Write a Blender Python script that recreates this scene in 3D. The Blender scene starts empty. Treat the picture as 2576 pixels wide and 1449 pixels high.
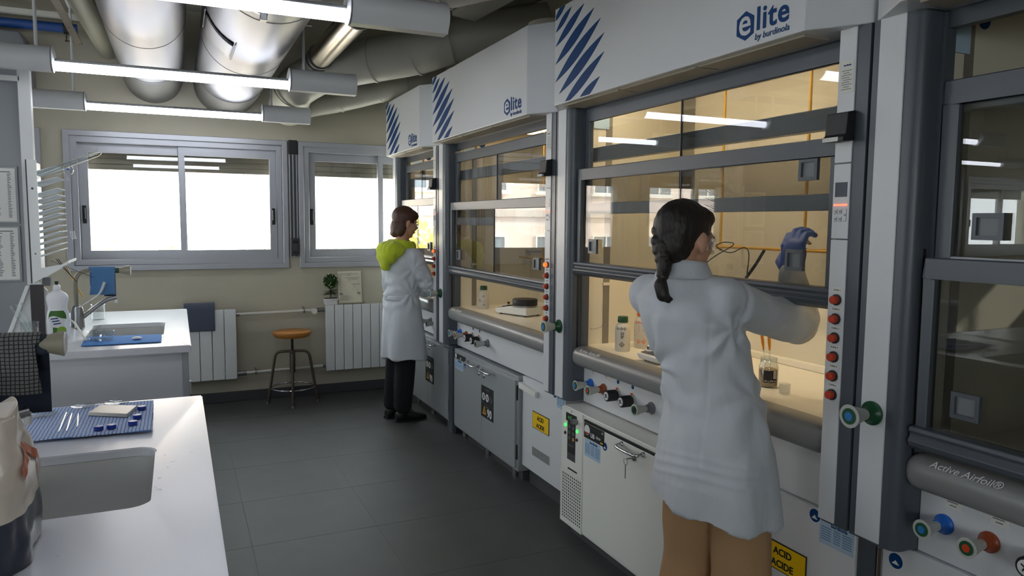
# Chemistry laboratory with a row of fume hoods, two workers and sink benches
import bpy, bmesh, math, random
from mathutils import Vector, Matrix, Euler, noise

random.seed(7)
scene = bpy.context.scene
COL = scene.collection
PI = math.pi

# ------------------------------------------------------------------ camera
cam_data = bpy.data.cameras.new('camera')
cam = bpy.data.objects.new('camera', cam_data)
COL.objects.link(cam)
cam_data.sensor_fit = 'HORIZONTAL'
cam_data.sensor_width = 36.0
cam_data.lens = 36.0 * 1840.0 / 2576.0
cam_data.clip_start = 0.05
cam_data.clip_end = 400
cam.matrix_world = Matrix(((0.9094, 0.0293, -0.4149, 0.0),
                           (-0.4158, 0.0845, -0.9055, 0.0),
                           (0.0085, 0.9960, 0.0890, 1.55),
                           (0, 0, 0, 1)))
scene.camera = cam

# ------------------------------------------------------------------ world, sun, exposure
world = bpy.data.worlds.new('sky')
scene.world = world
world.use_nodes = True
wn = world.node_tree.nodes
bg = wn['Background']
bg.inputs['Color'].default_value = (0.93, 0.97, 1.0, 1)      # bright hazy winter sky
bg.inputs['Strength'].default_value = 11.0

sun_d = bpy.data.lights.new('sun', 'SUN')
sun_d.energy = 26.0
sun_d.angle = math.radians(2.0)
sun_d.color = (1.0, 0.93, 0.82)
sun = bpy.data.objects.new('sun', sun_d)
COL.objects.link(sun)
sun.rotation_euler = Vector((0.85, 0.38, -0.60)).to_track_quat('-Z', 'Y').to_euler()
sun.location = (-5, -10, 30)

# light portals in the window openings (they emit nothing, they only guide sky sampling)
def portal(loc, w, rot):
    pd = bpy.data.lights.new('window_portal', 'AREA')
    pd.shape = 'RECTANGLE'
    pd.size = w
    pd.size_y = 0.76
    pd.cycles.is_portal = True
    po = bpy.data.objects.new('window_portal', pd)
    COL.objects.link(po)
    po.location = loc
    po.rotation_euler = rot
for px0, px1 in ((-0.62, 0.72), (1.12, 1.80), (-2.35, -1.05), (-4.20, -2.85), (-5.95, -4.60), (-7.70, -6.35)):
    portal(((px0 + px1) / 2, 6.80, 1.68), px1 - px0, (-PI / 2, 0, 0))
for px0 in (-6.0, -2.5):
    portal((px0 + 0.83, -4.16, 1.68), 1.4, (PI / 2, 0, 0))
for py0 in (2.8, 4.8):
    portal((-9.16, py0 + 0.7, 1.68), 1.2, (PI / 2, 0, -PI / 2))

vs = scene.view_settings
scene.display_settings.display_device = 'sRGB'
vs.view_transform = 'Standard'
vs.look = 'None'
vs.exposure = 0.35
vs.gamma = 1.0
vs.use_curve_mapping = False
cy = scene.cycles
cy.use_denoising = True
cy.max_bounces = 10
cy.diffuse_bounces = 5
cy.glossy_bounces = 5
cy.transmission_bounces = 6
cy.transparent_max_bounces = 24
cy.sample_clamp_indirect = 6.0
cy.caustics_reflective = False
cy.caustics_refractive = False

# ------------------------------------------------------------------ helpers
def lin(c):
    c = c / 255.0
    return c / 12.92 if c <= 0.04045 else ((c + 0.055) / 1.055) ** 2.4

MATS = {}
def M(name, rgb, rough=0.5, metal=0.0, emit=None, var=0.0, vscale=6.0, bump=0.0, bscale=40.0,
      stretch=None, trans=0.0, spec=0.5, coat=0.0, sheen=0.0, sss=0.0):
    """procedural principled material; rgb in sRGB 0..255"""
    if name in MATS:
        return MATS[name]
    m = bpy.data.materials.new(name)
    m.use_nodes = True
    nt = m.node_tree
    b = nt.nodes['Principled BSDF']
    col = (lin(rgb[0]), lin(rgb[1]), lin(rgb[2]), 1)
    b.inputs['Base Color'].default_value = col
    b.inputs['Roughness'].default_value = rough
    b.inputs['Metallic'].default_value = metal
    b.inputs['Specular IOR Level'].default_value = spec
    if coat:
        b.inputs['Coat Weight'].default_value = coat
        b.inputs['Coat Roughness'].default_value = 0.12
    if sheen:
        b.inputs['Sheen Weight'].default_value = sheen
    if trans:
        b.inputs['Transmission Weight'].default_value = trans
    if sss:
        b.inputs['Subsurface Weight'].default_value = sss
        b.inputs['Subsurface Radius'].default_value = (0.01, 0.005, 0.003)
    if emit:
        b.inputs['Emission Color'].default_value = (lin(emit[0]), lin(emit[1]), lin(emit[2]), 1)
        b.inputs['Emission Strength'].default_value = emit[3]
    if var or bump:
        tc = nt.nodes.new('ShaderNodeTexCoord')
        mp = nt.nodes.new('ShaderNodeMapping')
        nt.links.new(tc.outputs['Object'], mp.inputs['Vector'])
        if stretch:
            mp.inputs['Scale'].default_value = stretch
    if var:
        n = nt.nodes.new('ShaderNodeTexNoise')
        n.inputs['Scale'].default_value = vscale
        n.inputs['Detail'].default_value = 5
        nt.links.new(mp.outputs['Vector'], n.inputs['Vector'])
        r = nt.nodes.new('ShaderNodeValToRGB')
        r.color_ramp.elements[0].position = 0.3
        r.color_ramp.elements[1].position = 0.7
        r.color_ramp.elements[0].color = tuple(c * (1 - var) for c in col[:3]) + (1,)
        r.color_ramp.elements[1].color = tuple(min(1, c * (1 + var)) for c in col[:3]) + (1,)
        nt.links.new(n.outputs['Fac'], r.inputs['Fac'])
        nt.links.new(r.outputs['Color'], b.inputs['Base Color'])
    if bump:
        n2 = nt.nodes.new('ShaderNodeTexNoise')
        n2.inputs['Scale'].default_value = bscale
        n2.inputs['Detail'].default_value = 3
        nt.links.new(mp.outputs['Vector'], n2.inputs['Vector'])
        bm = nt.nodes.new('ShaderNodeBump')
        bm.inputs['Strength'].default_value = bump
        bm.inputs['Distance'].default_value = 0.01
        nt.links.new(n2.outputs['Fac'], bm.inputs['Height'])
        nt.links.new(bm.outputs['Normal'], b.inputs['Normal'])
    MATS[name] = m
    return m

def thin_glass(name, f0=0.045, tint=(1, 1, 1), rough=0.0, dust=0.0):
    """pane glass: clear transmission plus an angle-dependent mirror reflection on each face"""
    m = bpy.data.materials.new(name)
    m.use_nodes = True
    nt = m.node_tree
    nt.nodes.remove(nt.nodes['Principled BSDF'])
    out = nt.nodes['Material Output']
    tr = nt.nodes.new('ShaderNodeBsdfTransparent')
    tr.inputs['Color'].default_value = tint + (1,)
    gl = nt.nodes.new('ShaderNodeBsdfGlossy')
    gl.inputs['Roughness'].default_value = rough
    lw = nt.nodes.new('ShaderNodeLayerWeight')
    lw.inputs['Blend'].default_value = 0.5
    p = nt.nodes.new('ShaderNodeMath'); p.operation = 'POWER'
    nt.links.new(lw.outputs['Facing'], p.inputs[0]); p.inputs[1].default_value = 5.0
    ml = nt.nodes.new('ShaderNodeMath'); ml.operation = 'MULTIPLY_ADD'
    nt.links.new(p.outputs[0], ml.inputs[0])
    ml.inputs[1].default_value = 0.9
    ml.inputs[2].default_value = f0
    mx = nt.nodes.new('ShaderNodeMixShader')
    nt.links.new(ml.outputs[0], mx.inputs['Fac'])
    nt.links.new(tr.outputs[0], mx.inputs[1])
    nt.links.new(gl.outputs[0], mx.inputs[2])
    last = mx
    if dust:
        df = nt.nodes.new('ShaderNodeBsdfDiffuse')
        df.inputs['Color'].default_value = (0.8, 0.8, 0.78, 1)
        mx2 = nt.nodes.new('ShaderNodeMixShader')
        mx2.inputs['Fac'].default_value = dust
        nt.links.new(mx.outputs[0], mx2.inputs[1])
        nt.links.new(df.outputs[0], mx2.inputs[2])
        last = mx2
    nt.links.new(last.outputs[0], out.inputs['Surface'])
    MATS[name] = m
    return m

def V(*a):
    return Vector(a)

WORLD = {}          # object name -> world origin
class MB:
    def __init__(s):
        s.v = []; s.f = []
    def add(s, vs, fs):
        o = len(s.v)
        s.v += [Vector(p) for p in vs]
        s.f += [tuple(i + o for i in f) for f in fs]
        return s
    def box(s, x0, y0, z0, x1, y1, z1):
        if x0 > x1: x0, x1 = x1, x0
        if y0 > y1: y0, y1 = y1, y0
        if z0 > z1: z0, z1 = z1, z0
        return s.add([(x0, y0, z0), (x1, y0, z0), (x1, y1, z0), (x0, y1, z0), (x0, y0, z1), (x1, y0, z1), (x1, y1, z1), (x0, y1, z1)],
                     [(0, 3, 2, 1), (4, 5, 6, 7), (0, 1, 5, 4), (1, 2, 6, 5), (2, 3, 7, 6), (3, 0, 4, 7)])
    def quad(s, a, b, c, d):
        return s.add([a, b, c, d], [(0, 1, 2, 3)])
    def prism(s, poly, h0, h1, plane='xy'):
        """extrude a 2D polygon; plane xy -> along z, xz -> along y, yz -> along x"""
        def P(u, w, h):
            return {'xy': (u, w, h), 'xz': (u, h, w), 'yz': (h, u, w)}[plane]
        n = len(poly)
        vs = [P(u, w, h0) for u, w in poly] + [P(u, w, h1) for u, w in poly]
        fs = [tuple(range(n)), tuple(range(2 * n - 1, n - 1, -1))] + [(i, i + n, (i + 1) % n + n, (i + 1) % n) for i in range(n)]
        return s.add(vs, fs)
    def tube(s, pts, r, n=12, caps=True, flat=1.0, upv=None):
        pts = [Vector(p) for p in pts]
        rs = r if isinstance(r, (list, tuple)) else [r] * len(pts)
        vs = []; fs = []
        t0 = (pts[1] - pts[0]).normalized()
        ref = Vector(upv) if upv else (Vector((0, 0, 1)) if abs(t0.z) < 0.9 else Vector((1, 0, 0)))
        u = (ref - t0 * ref.dot(t0)).normalized()
        for i, p in enumerate(pts):
            if i == 0: t = t0
            elif i == len(pts) - 1: t = (pts[i] - pts[i - 1]).normalized()
            else:
                t = (pts[i + 1] - pts[i]).normalized() + (pts[i] - pts[i - 1]).normalized()
                t = t.normalized() if t.length > 1e-6 else t0
            u = (u - t * u.dot(t))
            u = u.normalized() if u.length > 1e-6 else t.orthogonal().normalized()
            w = t.cross(u)
            for k in range(n):
                a = 2 * PI * k / n
                vs.append(p + (u * math.cos(a) + w * math.sin(a) * flat) * rs[i])
        for i in range(len(pts) - 1):
            for k in range(n):
                a = i * n + k; b = i * n + (k + 1) % n
                fs.append((a, b, b + n, a + n))
        if caps:
            fs.append(tuple(range(n - 1, -1, -1)))
            fs.append(tuple(range((len(pts) - 1) * n, len(pts) * n)))
        return s.add(vs, fs)
    def cyl(s, a, b, r0, r1=None, n=20, caps=True):
        return s.tube([a, b], [r0, r0 if r1 is None else r1], n, caps)
    def lathe(s, prof, o=(0, 0, 0), ax=(0, 0, 1), n=28, close=False):
        """prof: (radius, height) pairs from bottom to top around axis ax"""
        o = Vector(o); ax = Vector(ax).normalized()
        u = ax.orthogonal().normalized(); w = ax.cross(u)
        vs = []; fs = []
        for r, h in prof:
            for k in range(n):
                a = 2 * PI * k / n
                vs.append(o + ax * h + (u * math.cos(a) + w * math.sin(a)) * max(r, 1e-5))
        m = len(prof)
        for i in range(m - 1):
            for k in range(n):
                a = i * n + k; b = i * n + (k + 1) % n
                fs.append((a, b, b + n, a + n))
        if close:
            for k in range(n):
                a = (m - 1) * n + k; b = (m - 1) * n + (k + 1) % n
                fs.append((a, b, (k + 1) % n, k))
        return s.add(vs, fs)
    def ell(s, c, r, n=20, m=12, rot=None):
        c = Vector(c)
        if not isinstance(r, (tuple, list, Vector)): r = (r, r, r)
        vs = []; fs = []
        for i in range(m + 1):
            th = PI * i / m
            for k in range(n):
                a = 2 * PI * k / n
                p = Vector((r[0] * math.sin(th) * math.cos(a), r[1] * math.sin(th) * math.sin(a), r[2] * math.cos(th)))
                if rot is not None: p = rot @ p
                vs.append(c + p)
        for i in range(m):
            for k in range(n):
                a = i * n + k; b = i * n + (k + 1) % n
                fs.append((a, a + n, b + n, b))
        return s.add(vs, fs)
    def rings(s, rg, n=32, p=2.0):
        """rg: list of (centre, u-vector, v-vector); closed loft of (super)ellipses"""
        vs = []; fs = []
        for c, u, w in rg:
            c = Vector(c); u = Vector(u); w = Vector(w)
            for k in range(n):
                a = 2 * PI * k / n
                ca, sa = math.cos(a), math.sin(a)
                vs.append(c + u * (math.copysign(abs(ca) ** (2 / p), ca)) + w * (math.copysign(abs(sa) ** (2 / p), sa)))
        for i in range(len(rg) - 1):
            for k in range(n):
                a = i * n + k; b = i * n + (k + 1) % n
                fs.append((a, b, b + n, a + n))
        fs.append(tuple(range(n - 1, -1, -1)))
        fs.append(tuple(range((len(rg) - 1) * n, len(rg) * n)))
        return s.add(vs, fs)
    def grid(s, fn, nu, nv, closed_u=False):
        vs = [fn(i / (nu - (0 if closed_u else 1)), j / (nv - 1)) for j in range(nv) for i in range(nu)]
        fs = []
        for j in range(nv - 1):
            for i in range(nu if closed_u else nu - 1):
                a = j * nu + i; b = j * nu + (i + 1) % nu
                fs.append((a, b, b + nu, a + nu))
        return s.add(vs, fs)
    def bar(s, a, b, w, h, upv=(0, 0, 1)):
        """rectangular bar from a to b, w across, h along upv"""
        a = Vector(a); b = Vector(b); t = (b - a).normalized()
        up = Vector(upv); up = (up - t * up.dot(t)).normalized(); sd = t.cross(up)
        vs = []
        for p in (a, b):
            for sx, sy in ((-1, -1), (1, -1), (1, 1), (-1, 1)):
                vs.append(p + sd * sx * w / 2 + up * sy * h / 2)
        return s.add(vs, [(3, 2, 1, 0), (4, 5, 6, 7), (0, 1, 5, 4), (1, 2, 6, 5), (2, 3, 7, 6), (3, 0, 4, 7)])
    def mesh(s, name, origin=(0, 0, 0), bevel=0.0, seg=2, fix=True):
        me = bpy.data.meshes.new(name)
        o = Vector(origin)
        me.from_pydata([p - o for p in s.v], [], s.f)
        bm = bmesh.new(); bm.from_mesh(me)
        bmesh.ops.remove_doubles(bm, verts=bm.verts, dist=1e-6)
        if fix:
            bmesh.ops.recalc_face_normals(bm, faces=bm.faces)
        if bevel:
            es = [e for e in bm.edges if len(e.link_faces) == 2 and e.calc_face_angle(0) > 0.6]
            bmesh.ops.bevel(bm, geom=es, offset=bevel, segments=seg, affect='EDGES', profile=0.5, clamp_overlap=True)
        bm.to_mesh(me); bm.free()
        return me
    def build(s, name, mat, parent=None, smooth=None, bevel=0.0, seg=2, thick=0.0, label=None, cat=None, group=None, kind=None, fix=True):
        if parent is None:
            xs = [p.x for p in s.v]; ys = [p.y for p in s.v]; zs = [p.z for p in s.v]
            org = Vector(((min(xs) + max(xs)) / 2, (min(ys) + max(ys)) / 2, min(zs)))
        else:
            org = WORLD[parent.name]
        me = s.mesh(name, org, bevel, seg, fix)
        return put(name, me, mat, parent, org, smooth, thick, label, cat, group, kind)

def put(name, me, mat, parent, org, smooth=None, thick=0.0, label=None, cat=None, group=None, kind=None):
    ob = bpy.data.objects.new(name, me)
    COL.objects.link(ob)
    WORLD[ob.name] = Vector(org)
    if parent is None:
        ob.location = org
    else:
        ob.parent = parent
    if mat is not None and not me.materials:
        me.materials.append(MATS[mat] if isinstance(mat, str) else mat)
    if smooth:
        me.polygons.foreach_set('use_smooth', [True] * len(me.polygons))
        if smooth != 'all':
            a = smooth if isinstance(smooth, float) else 0.7
            bm = bmesh.new(); bm.from_mesh(me)
            for e in bm.edges:
                if len(e.link_faces) == 2 and e.calc_face_angle(0) > a: e.smooth = False
            bm.to_mesh(me); bm.free()
    if thick:
        md = ob.modifiers.new('thickness', 'SOLIDIFY'); md.thickness = thick; md.offset = 0
    if label: ob['label'] = label
    if cat: ob['category'] = cat
    if group: ob['group'] = group
    if kind: ob['kind'] = kind
    return ob

def thing(name, label, cat, loc, group=None, kind=None):
    e = bpy.data.objects.new(name, None)
    e.empty_display_size = 0.05
    COL.objects.link(e)
    e.location = loc
    WORLD[e.name] = Vector(loc)
    if label: e['label'] = label
    if cat: e['category'] = cat
    if group: e['group'] = group
    if kind: e['kind'] = kind
    return e

def copy_part(src, parent, offset):
    """same mesh data, moved by offset, under parent"""
    c = src.copy()
    COL.objects.link(c)
    c.parent = parent
    c.location = src.location + Vector(offset)
    return c

def copy_thing(src, loc, label, group=None):
    r = src.copy(); COL.objects.link(r); r.location = loc; r['label'] = label
    WORLD[r.name] = Vector(loc)
    if group: r['group'] = group
    for ch in list(src.children):
        c = ch.copy(); COL.objects.link(c); c.parent = r
        WORLD[c.name] = Vector(loc)
        for g in list(ch.children):
            d = g.copy(); COL.objects.link(d); d.parent = c
    return r

def text_mesh(s, size, pos, right, up, bold=0.0, shear=0.0, align='LEFT', extr=0.0006, space=1.0):
    cu = bpy.data.curves.new('lettering', 'FONT')
    cu.body = s; cu.size = size; cu.shear = shear; cu.offset = bold; cu.extrude = extr
    cu.align_x = align; cu.space_character = space
    cu.resolution_u = 3
    ob = bpy.data.objects.new('lettering', cu)
    me = bpy.data.meshes.new_from_object(ob)
    bpy.data.objects.remove(ob); bpy.data.curves.remove(cu)
    r = Vector(right).normalized(); u = Vector(up).normalized(); n = r.cross(u)
    me.transform(Matrix(((r.x, u.x, n.x, pos[0]), (r.y, u.y, n.y, pos[1]), (r.z, u.z, n.z, pos[2]), (0, 0, 0, 1))))
    return me

def text(name, s, size, pos, right, up, mat, parent, **k):
    me = text_mesh(s, size, pos, right, up, **k)
    me.name = name
    me.transform(Matrix.Translation(-WORLD[parent.name]))
    return put(name, me, mat, parent, WORLD[parent.name])

HR, HU = (0, -1, 0), (0, 0, 1)      # reading direction on faces that look towards -X
# ------------------------------------------------------------------ materials
M('wall_paint', (188, 182, 163), 0.75, var=0.03, vscale=2.5, bump=0.08, bscale=90)
M('ceiling_dark', (124, 122, 116), 0.9, var=0.15, vscale=3)
M('rear_wall', (222, 219, 208), 0.85)
M('floor_tile', (74, 75, 74), 0.55, var=0.07, vscale=5, bump=0.05, bscale=220, spec=0.3)
M('grout', (96, 96, 94), 0.8)
M('baseboard', (76, 77, 80), 0.45)
M('window_alu', (172, 174, 180), 0.38, metal=0.35)
M('window_alu_dark', (60, 62, 66), 0.5, metal=0.2)
M('black_plastic', (18, 18, 20), 0.4)
M('shutter', (128, 120, 108), 0.7)
M('hood_white', (216, 218, 221), 0.33)
M('hood_grey', (80, 86, 94), 0.36)
M('rail_light', (206, 210, 216), 0.36)
M('hood_grey_dark', (62, 66, 72), 0.38)
M('airfoil_grey', (134, 134, 134), 0.34)
M('hood_cream', (214, 207, 188), 0.55)
M('hood_slot', (122, 116, 104), 0.6)
M('worktop_cream', (232, 226, 210), 0.3)
M('under_beige', (176, 168, 152), 0.6)
M('logo_blue', (10, 62, 118), 0.5, spec=0.2)
M('print_black', (24, 24, 26), 0.6)
M('print_grey', (110, 112, 116), 0.7)
M('print_blue', (96, 132, 172), 0.7)
M('print_white', (225, 225, 225), 0.6)
M('paper', (226, 226, 220), 0.8)
M('paper_cream', (214, 208, 186), 0.8, bump=0.3, bscale=12)
M('label_blue', (172, 196, 216), 0.6)
M('knob_grey', (188, 190, 184), 0.4)
M('flange_blue', (28, 104, 200), 0.35)
M('flange_rust', (150, 66, 34), 0.4)
M('flange_green', (24, 78, 46), 0.35)
M('flange_grey', (116, 120, 124), 0.4)
M('disc_green', (28, 84, 52), 0.4)
M('disc_blue', (46, 120, 190), 0.4)
M('button_red', (206, 66, 34), 0.35)
M('button_lit', (255, 120, 50), 0.4, emit=(255, 110, 40, 0.9))
M('screen_dark', (52, 60, 74), 0.2)
M('led_red', (255, 70, 40), 0.4, emit=(255, 70, 40, 6.0))
M('led_green', (60, 255, 90), 0.4, emit=(60, 255, 90, 1.5))
M('led_dark', (60, 30, 20), 0.4)
M('cabinet_grey', (156, 160, 162), 0.36)
M('fridge_ivory', (232, 232, 225), 0.36)
M('sign_yellow', (246, 200, 0), 0.5)
M('sign_amber', (238, 176, 30), 0.5)
M('chrome', (220, 220, 224), 0.14, metal=1.0)
M('steel_rough', (150, 150, 152), 0.35, metal=1.0)
M('duct_silver', (126, 126, 129), 0.42, metal=1.0, bump=0.05, bscale=5)
M('duct_spiral', (200, 190, 172), 0.26, metal=1.0, bump=0.06, bscale=9)
M('duct_seam', (120, 120, 122), 0.5, metal=0.6)
M('pvc_grey', (196, 193, 180), 0.45)
M('pvc_beige', (168, 164, 146), 0.55)
M('pipe_blue', (38, 78, 148), 0.45)
M('pipe_white', (218, 216, 206), 0.5)
M('lamp_white', (214, 216, 218), 0.45)
M('lamp_tube', (255, 255, 255), 0.5, emit=(240, 244, 255, 11.5))
M('rust_steel', (84, 74, 62), 0.6, metal=0.3, var=0.2, vscale=20)
M('radiator_white', (226, 228, 228), 0.35)
M('wood_seat', (186, 122, 54), 0.4, var=0.15, vscale=5, stretch=(1, 8, 1))
M('stool_steel', (96, 86, 74), 0.45, metal=0.5, var=0.12, vscale=30)
M('worktop_white', (216, 218, 224), 0.22, spec=0.6)
M('bench_panel', (206, 209, 214), 0.45)
M('bench_shadow', (128, 131, 136), 0.5)
M('sink_grey', (200, 201, 198), 0.35)
M('shelf_grey', (126, 130, 136), 0.3)
M('shelf_white', (214, 216, 216), 0.4)
M('rack_white', (226, 228, 226), 0.35)
M('peg_clear', (216, 222, 226), 0.25)
M('faucet_beige', (142, 136, 118), 0.45)
M('cloth_blue', (78, 122, 168), 0.9, bump=0.35, bscale=180, sheen=0.3)
M('cloth_slate', (80, 88, 106), 0.95, bump=0.4, bscale=240, sheen=0.4)
M('cloth_navy', (40, 48, 62), 0.95, bump=0.4, bscale=240)
M('mat_blue', (66, 132, 206), 0.85, bump=0.3, bscale=150)
M('tile_ceramic', (206, 202, 190), 0.35)
M('cap_blue', (20, 56, 156), 0.35)
M('bottle_white', (236, 238, 242), 0.3, sss=0.15)
M('hdpe', (226, 220, 206), 0.4, trans=0.25)
M('lime_label', (126, 170, 48), 0.5)
M('lime_dark', (60, 108, 32), 0.5)
M('cap_green', (22, 70, 34), 0.4)
M('cap_darkgreen', (20, 52, 40), 0.4)
M('cap_orange', (238, 106, 28), 0.4)
M('print_orange', (228, 104, 36), 0.6)
M('instrument_white', (228, 226, 220), 0.4)
M('plate_black', (34, 34, 36), 0.5)
M('display_grey', (70, 72, 76), 0.3)
M('rod_yellow', (206, 160, 58), 0.45)
M('bread_crumb', (168, 140, 100), 0.9, var=0.4, vscale=260, bump=0.6, bscale=300)
M('amber_liquid', (232, 150, 40), 0.3)
M('cable_black', (20, 20, 20), 0.5)
M('bag_film', (226, 214, 198), 0.3, var=0.06, vscale=9, bump=0.35, bscale=14, coat=0.4)
M('bag_navy', (40, 46, 66), 0.3, bump=0.35, bscale=14, coat=0.4)
M('bag_orange', (196, 104, 62), 0.35)
M('dark_wood', (44, 38, 40), 0.5)
M('skin', (208, 160, 132), 0.5, sss=0.1)
M('hair_dark', (30, 22, 18), 0.5, bump=0.6, bscale=60, stretch=(1, 1, 0.25))
M('hair_brown', (78, 50, 34), 0.5, bump=0.6, bscale=60, stretch=(1, 1, 0.25))
M('coat_white', (200, 205, 211), 0.85, bump=0.35, bscale=24, stretch=(1, 1, 0.55), sheen=0.15)
M('trouser_tan', (178, 142, 102), 0.9, bump=0.4, bscale=20)
M('cloth_black', (24, 25, 28), 0.9, bump=0.2, bscale=260)
M('boot_black', (18, 17, 17), 0.5)
M('hoodie_lime', (196, 212, 44), 0.9, bump=0.25, bscale=240, sheen=0.2)
M('glove_blue', (44, 88, 176), 0.55)
M('eye_white', (230, 228, 224), 0.3)
M('lip', (170, 96, 88), 0.5)
M('leaf_green', (46, 84, 40), 0.6, var=0.3, vscale=30)
M('leaf_dark', (34, 62, 34), 0.55)
M('flower_cream', (226, 224, 170), 0.7)
M('pot_white', (222, 222, 220), 0.4)
M('soil', (60, 48, 38), 0.9)
M('facade', (224, 206, 196), 0.85, var=0.04, vscale=0.5)
M('facade_band', (190, 178, 170), 0.85)
M('facade_glass', (120, 130, 140), 0.15)
M('facade_frame', (236, 232, 226), 0.6)
M('street', (170, 168, 162), 0.9)
M('tree_yellow', (232, 212, 130), 0.8, var=0.35, vscale=3)
M('tree_olive', (226, 222, 190), 0.8, var=0.35, vscale=3)
M('bark', (86, 72, 60), 0.9)
thin_glass('pane_glass', 0.045, (0.96, 0.98, 0.97))
thin_glass('sash_glass', 0.045, (0.69, 0.695, 0.69))
thin_glass('lab_glass', 0.10, (0.95, 0.97, 0.97))
thin_glass('goggle_glass', 0.10, (0.95, 0.96, 0.96))
thin_glass('frosted', 0.06, (0.94, 0.94, 0.93), 0.1, 0.12)

# ------------------------------------------------------------------ the room
XL, XR, YB, YF, ZC = -9.0, 2.75, 6.62, -4.0, 3.35
WT = 0.30
# floor slab with separate tiles
floor = MB().box(XL, YF, -0.2, XR, YB + WT, -0.001).build('floor', 'grout', kind='structure')
tile_w, jt = 0.604, 0.0022
tile_me = None
x = 0.285 - 3 * tile_w
ti = 0
while x < XR:
    y = 0.55 - tile_w * 1
    while y < YB:
        x1 = min(x + tile_w, XR); y1 = min(y + tile_w, YB)
        if x1 - x > tile_w - 0.01 and y1 - y > tile_w - 0.01:
            if tile_me is None:
                t = MB().box(x + jt / 2, y + jt / 2, -0.001, x1 - jt / 2, y1 - jt / 2, 0).build('floor_tile', 'floor_tile', floor)
                tile_me = t; t0 = Vector((x, y, 0))
            else:
                copy_part(tile_me, floor, Vector((x, y, 0)) - t0)
        else:
            MB().box(x + jt / 2, y + jt / 2, -0.001, x1 - jt / 2, y1 - jt / 2, 0).build('floor_tile', 'floor_tile', floor)
        y += tile_w
    x += tile_w
MB().box(XL, YF, -0.001, 0.285 - 3 * tile_w - jt / 2, YB, 0).build('floor_field', 'floor_tile', floor, kind='stuff')
MB().box(0.285 - 3 * tile_w, YF, -0.001, XR, 0.55 - tile_w - jt / 2, 0).build('floor_field', 'floor_tile', floor, kind='stuff')

WIN = [(-7.85, -6.20), (-6.10, -4.45), (-4.35, -2.70), (-2.50, -0.92), (-0.775, 0.885), (0.975, 2.45)]
WZ0, WZ1 = 1.14, 2.235
w = MB()
w.box(XL, YB, 0, XR, YB + WT, WZ0)
w.box(XL, YB, WZ1, XR, YB + WT, ZC)
edges = [XL] + [e for a, b in WIN for e in (a, b)] + [XR]
for i in range(0, len(edges), 2):
    w.box(edges[i], YB, WZ0, edges[i + 1], YB + WT, WZ1)
w.build('wall_back', 'wall_paint', kind='structure')
MB().box(XR, YF, 0, XR + 0.2, YB + WT, ZC).build('wall_right', 'wall_paint', kind='structure')
ADDED_FRONT = [(x_, x_ + 1.66) for x_ in (-6.0, -2.5)]  # added openings behind the camera, let in more daylight
ADDED_LEFT = [(y_, y_ + 1.40) for y_ in (2.8, 4.8)]  # added openings in the left wall, also for daylight
w = MB().box(XL - 0.2, YF - 0.2, 0, XL, YB + WT, WZ0).box(XL - 0.2, YF - 0.2, WZ1, XL, YB + WT, ZC)
edges = [YF - 0.2] + [e for ab in ADDED_LEFT for e in ab] + [YB + WT]
for i in range(0, len(edges), 2): w.box(XL - 0.2, edges[i], WZ0, XL, edges[i + 1], WZ1)
w.build('wall_left', 'wall_paint', kind='structure')
w = MB().box(XL, YF - 0.2, 0, XR + 0.2, YF, WZ0).box(XL, YF - 0.2, WZ1, XR + 0.2, YF, ZC)
edges = [XL] + [e for ab in ADDED_FRONT for e in ab] + [XR + 0.2]
for i in range(0, len(edges), 2): w.box(edges[i], YF - 0.2, WZ0, edges[i + 1], YF, WZ1)
w.build('wall_front', 'rear_wall', kind='structure')
MB().box(XL - 0.2, YF - 0.2, ZC, XR + 0.2, YB + WT, ZC + 0.2).build('ceiling', 'ceiling_dark', kind='structure')
MB().box(XL, YB - 0.012, 0, 2.45, YB, 0.085).build('baseboard_back', 'baseboard', kind='structure', bevel=0.003)

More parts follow.
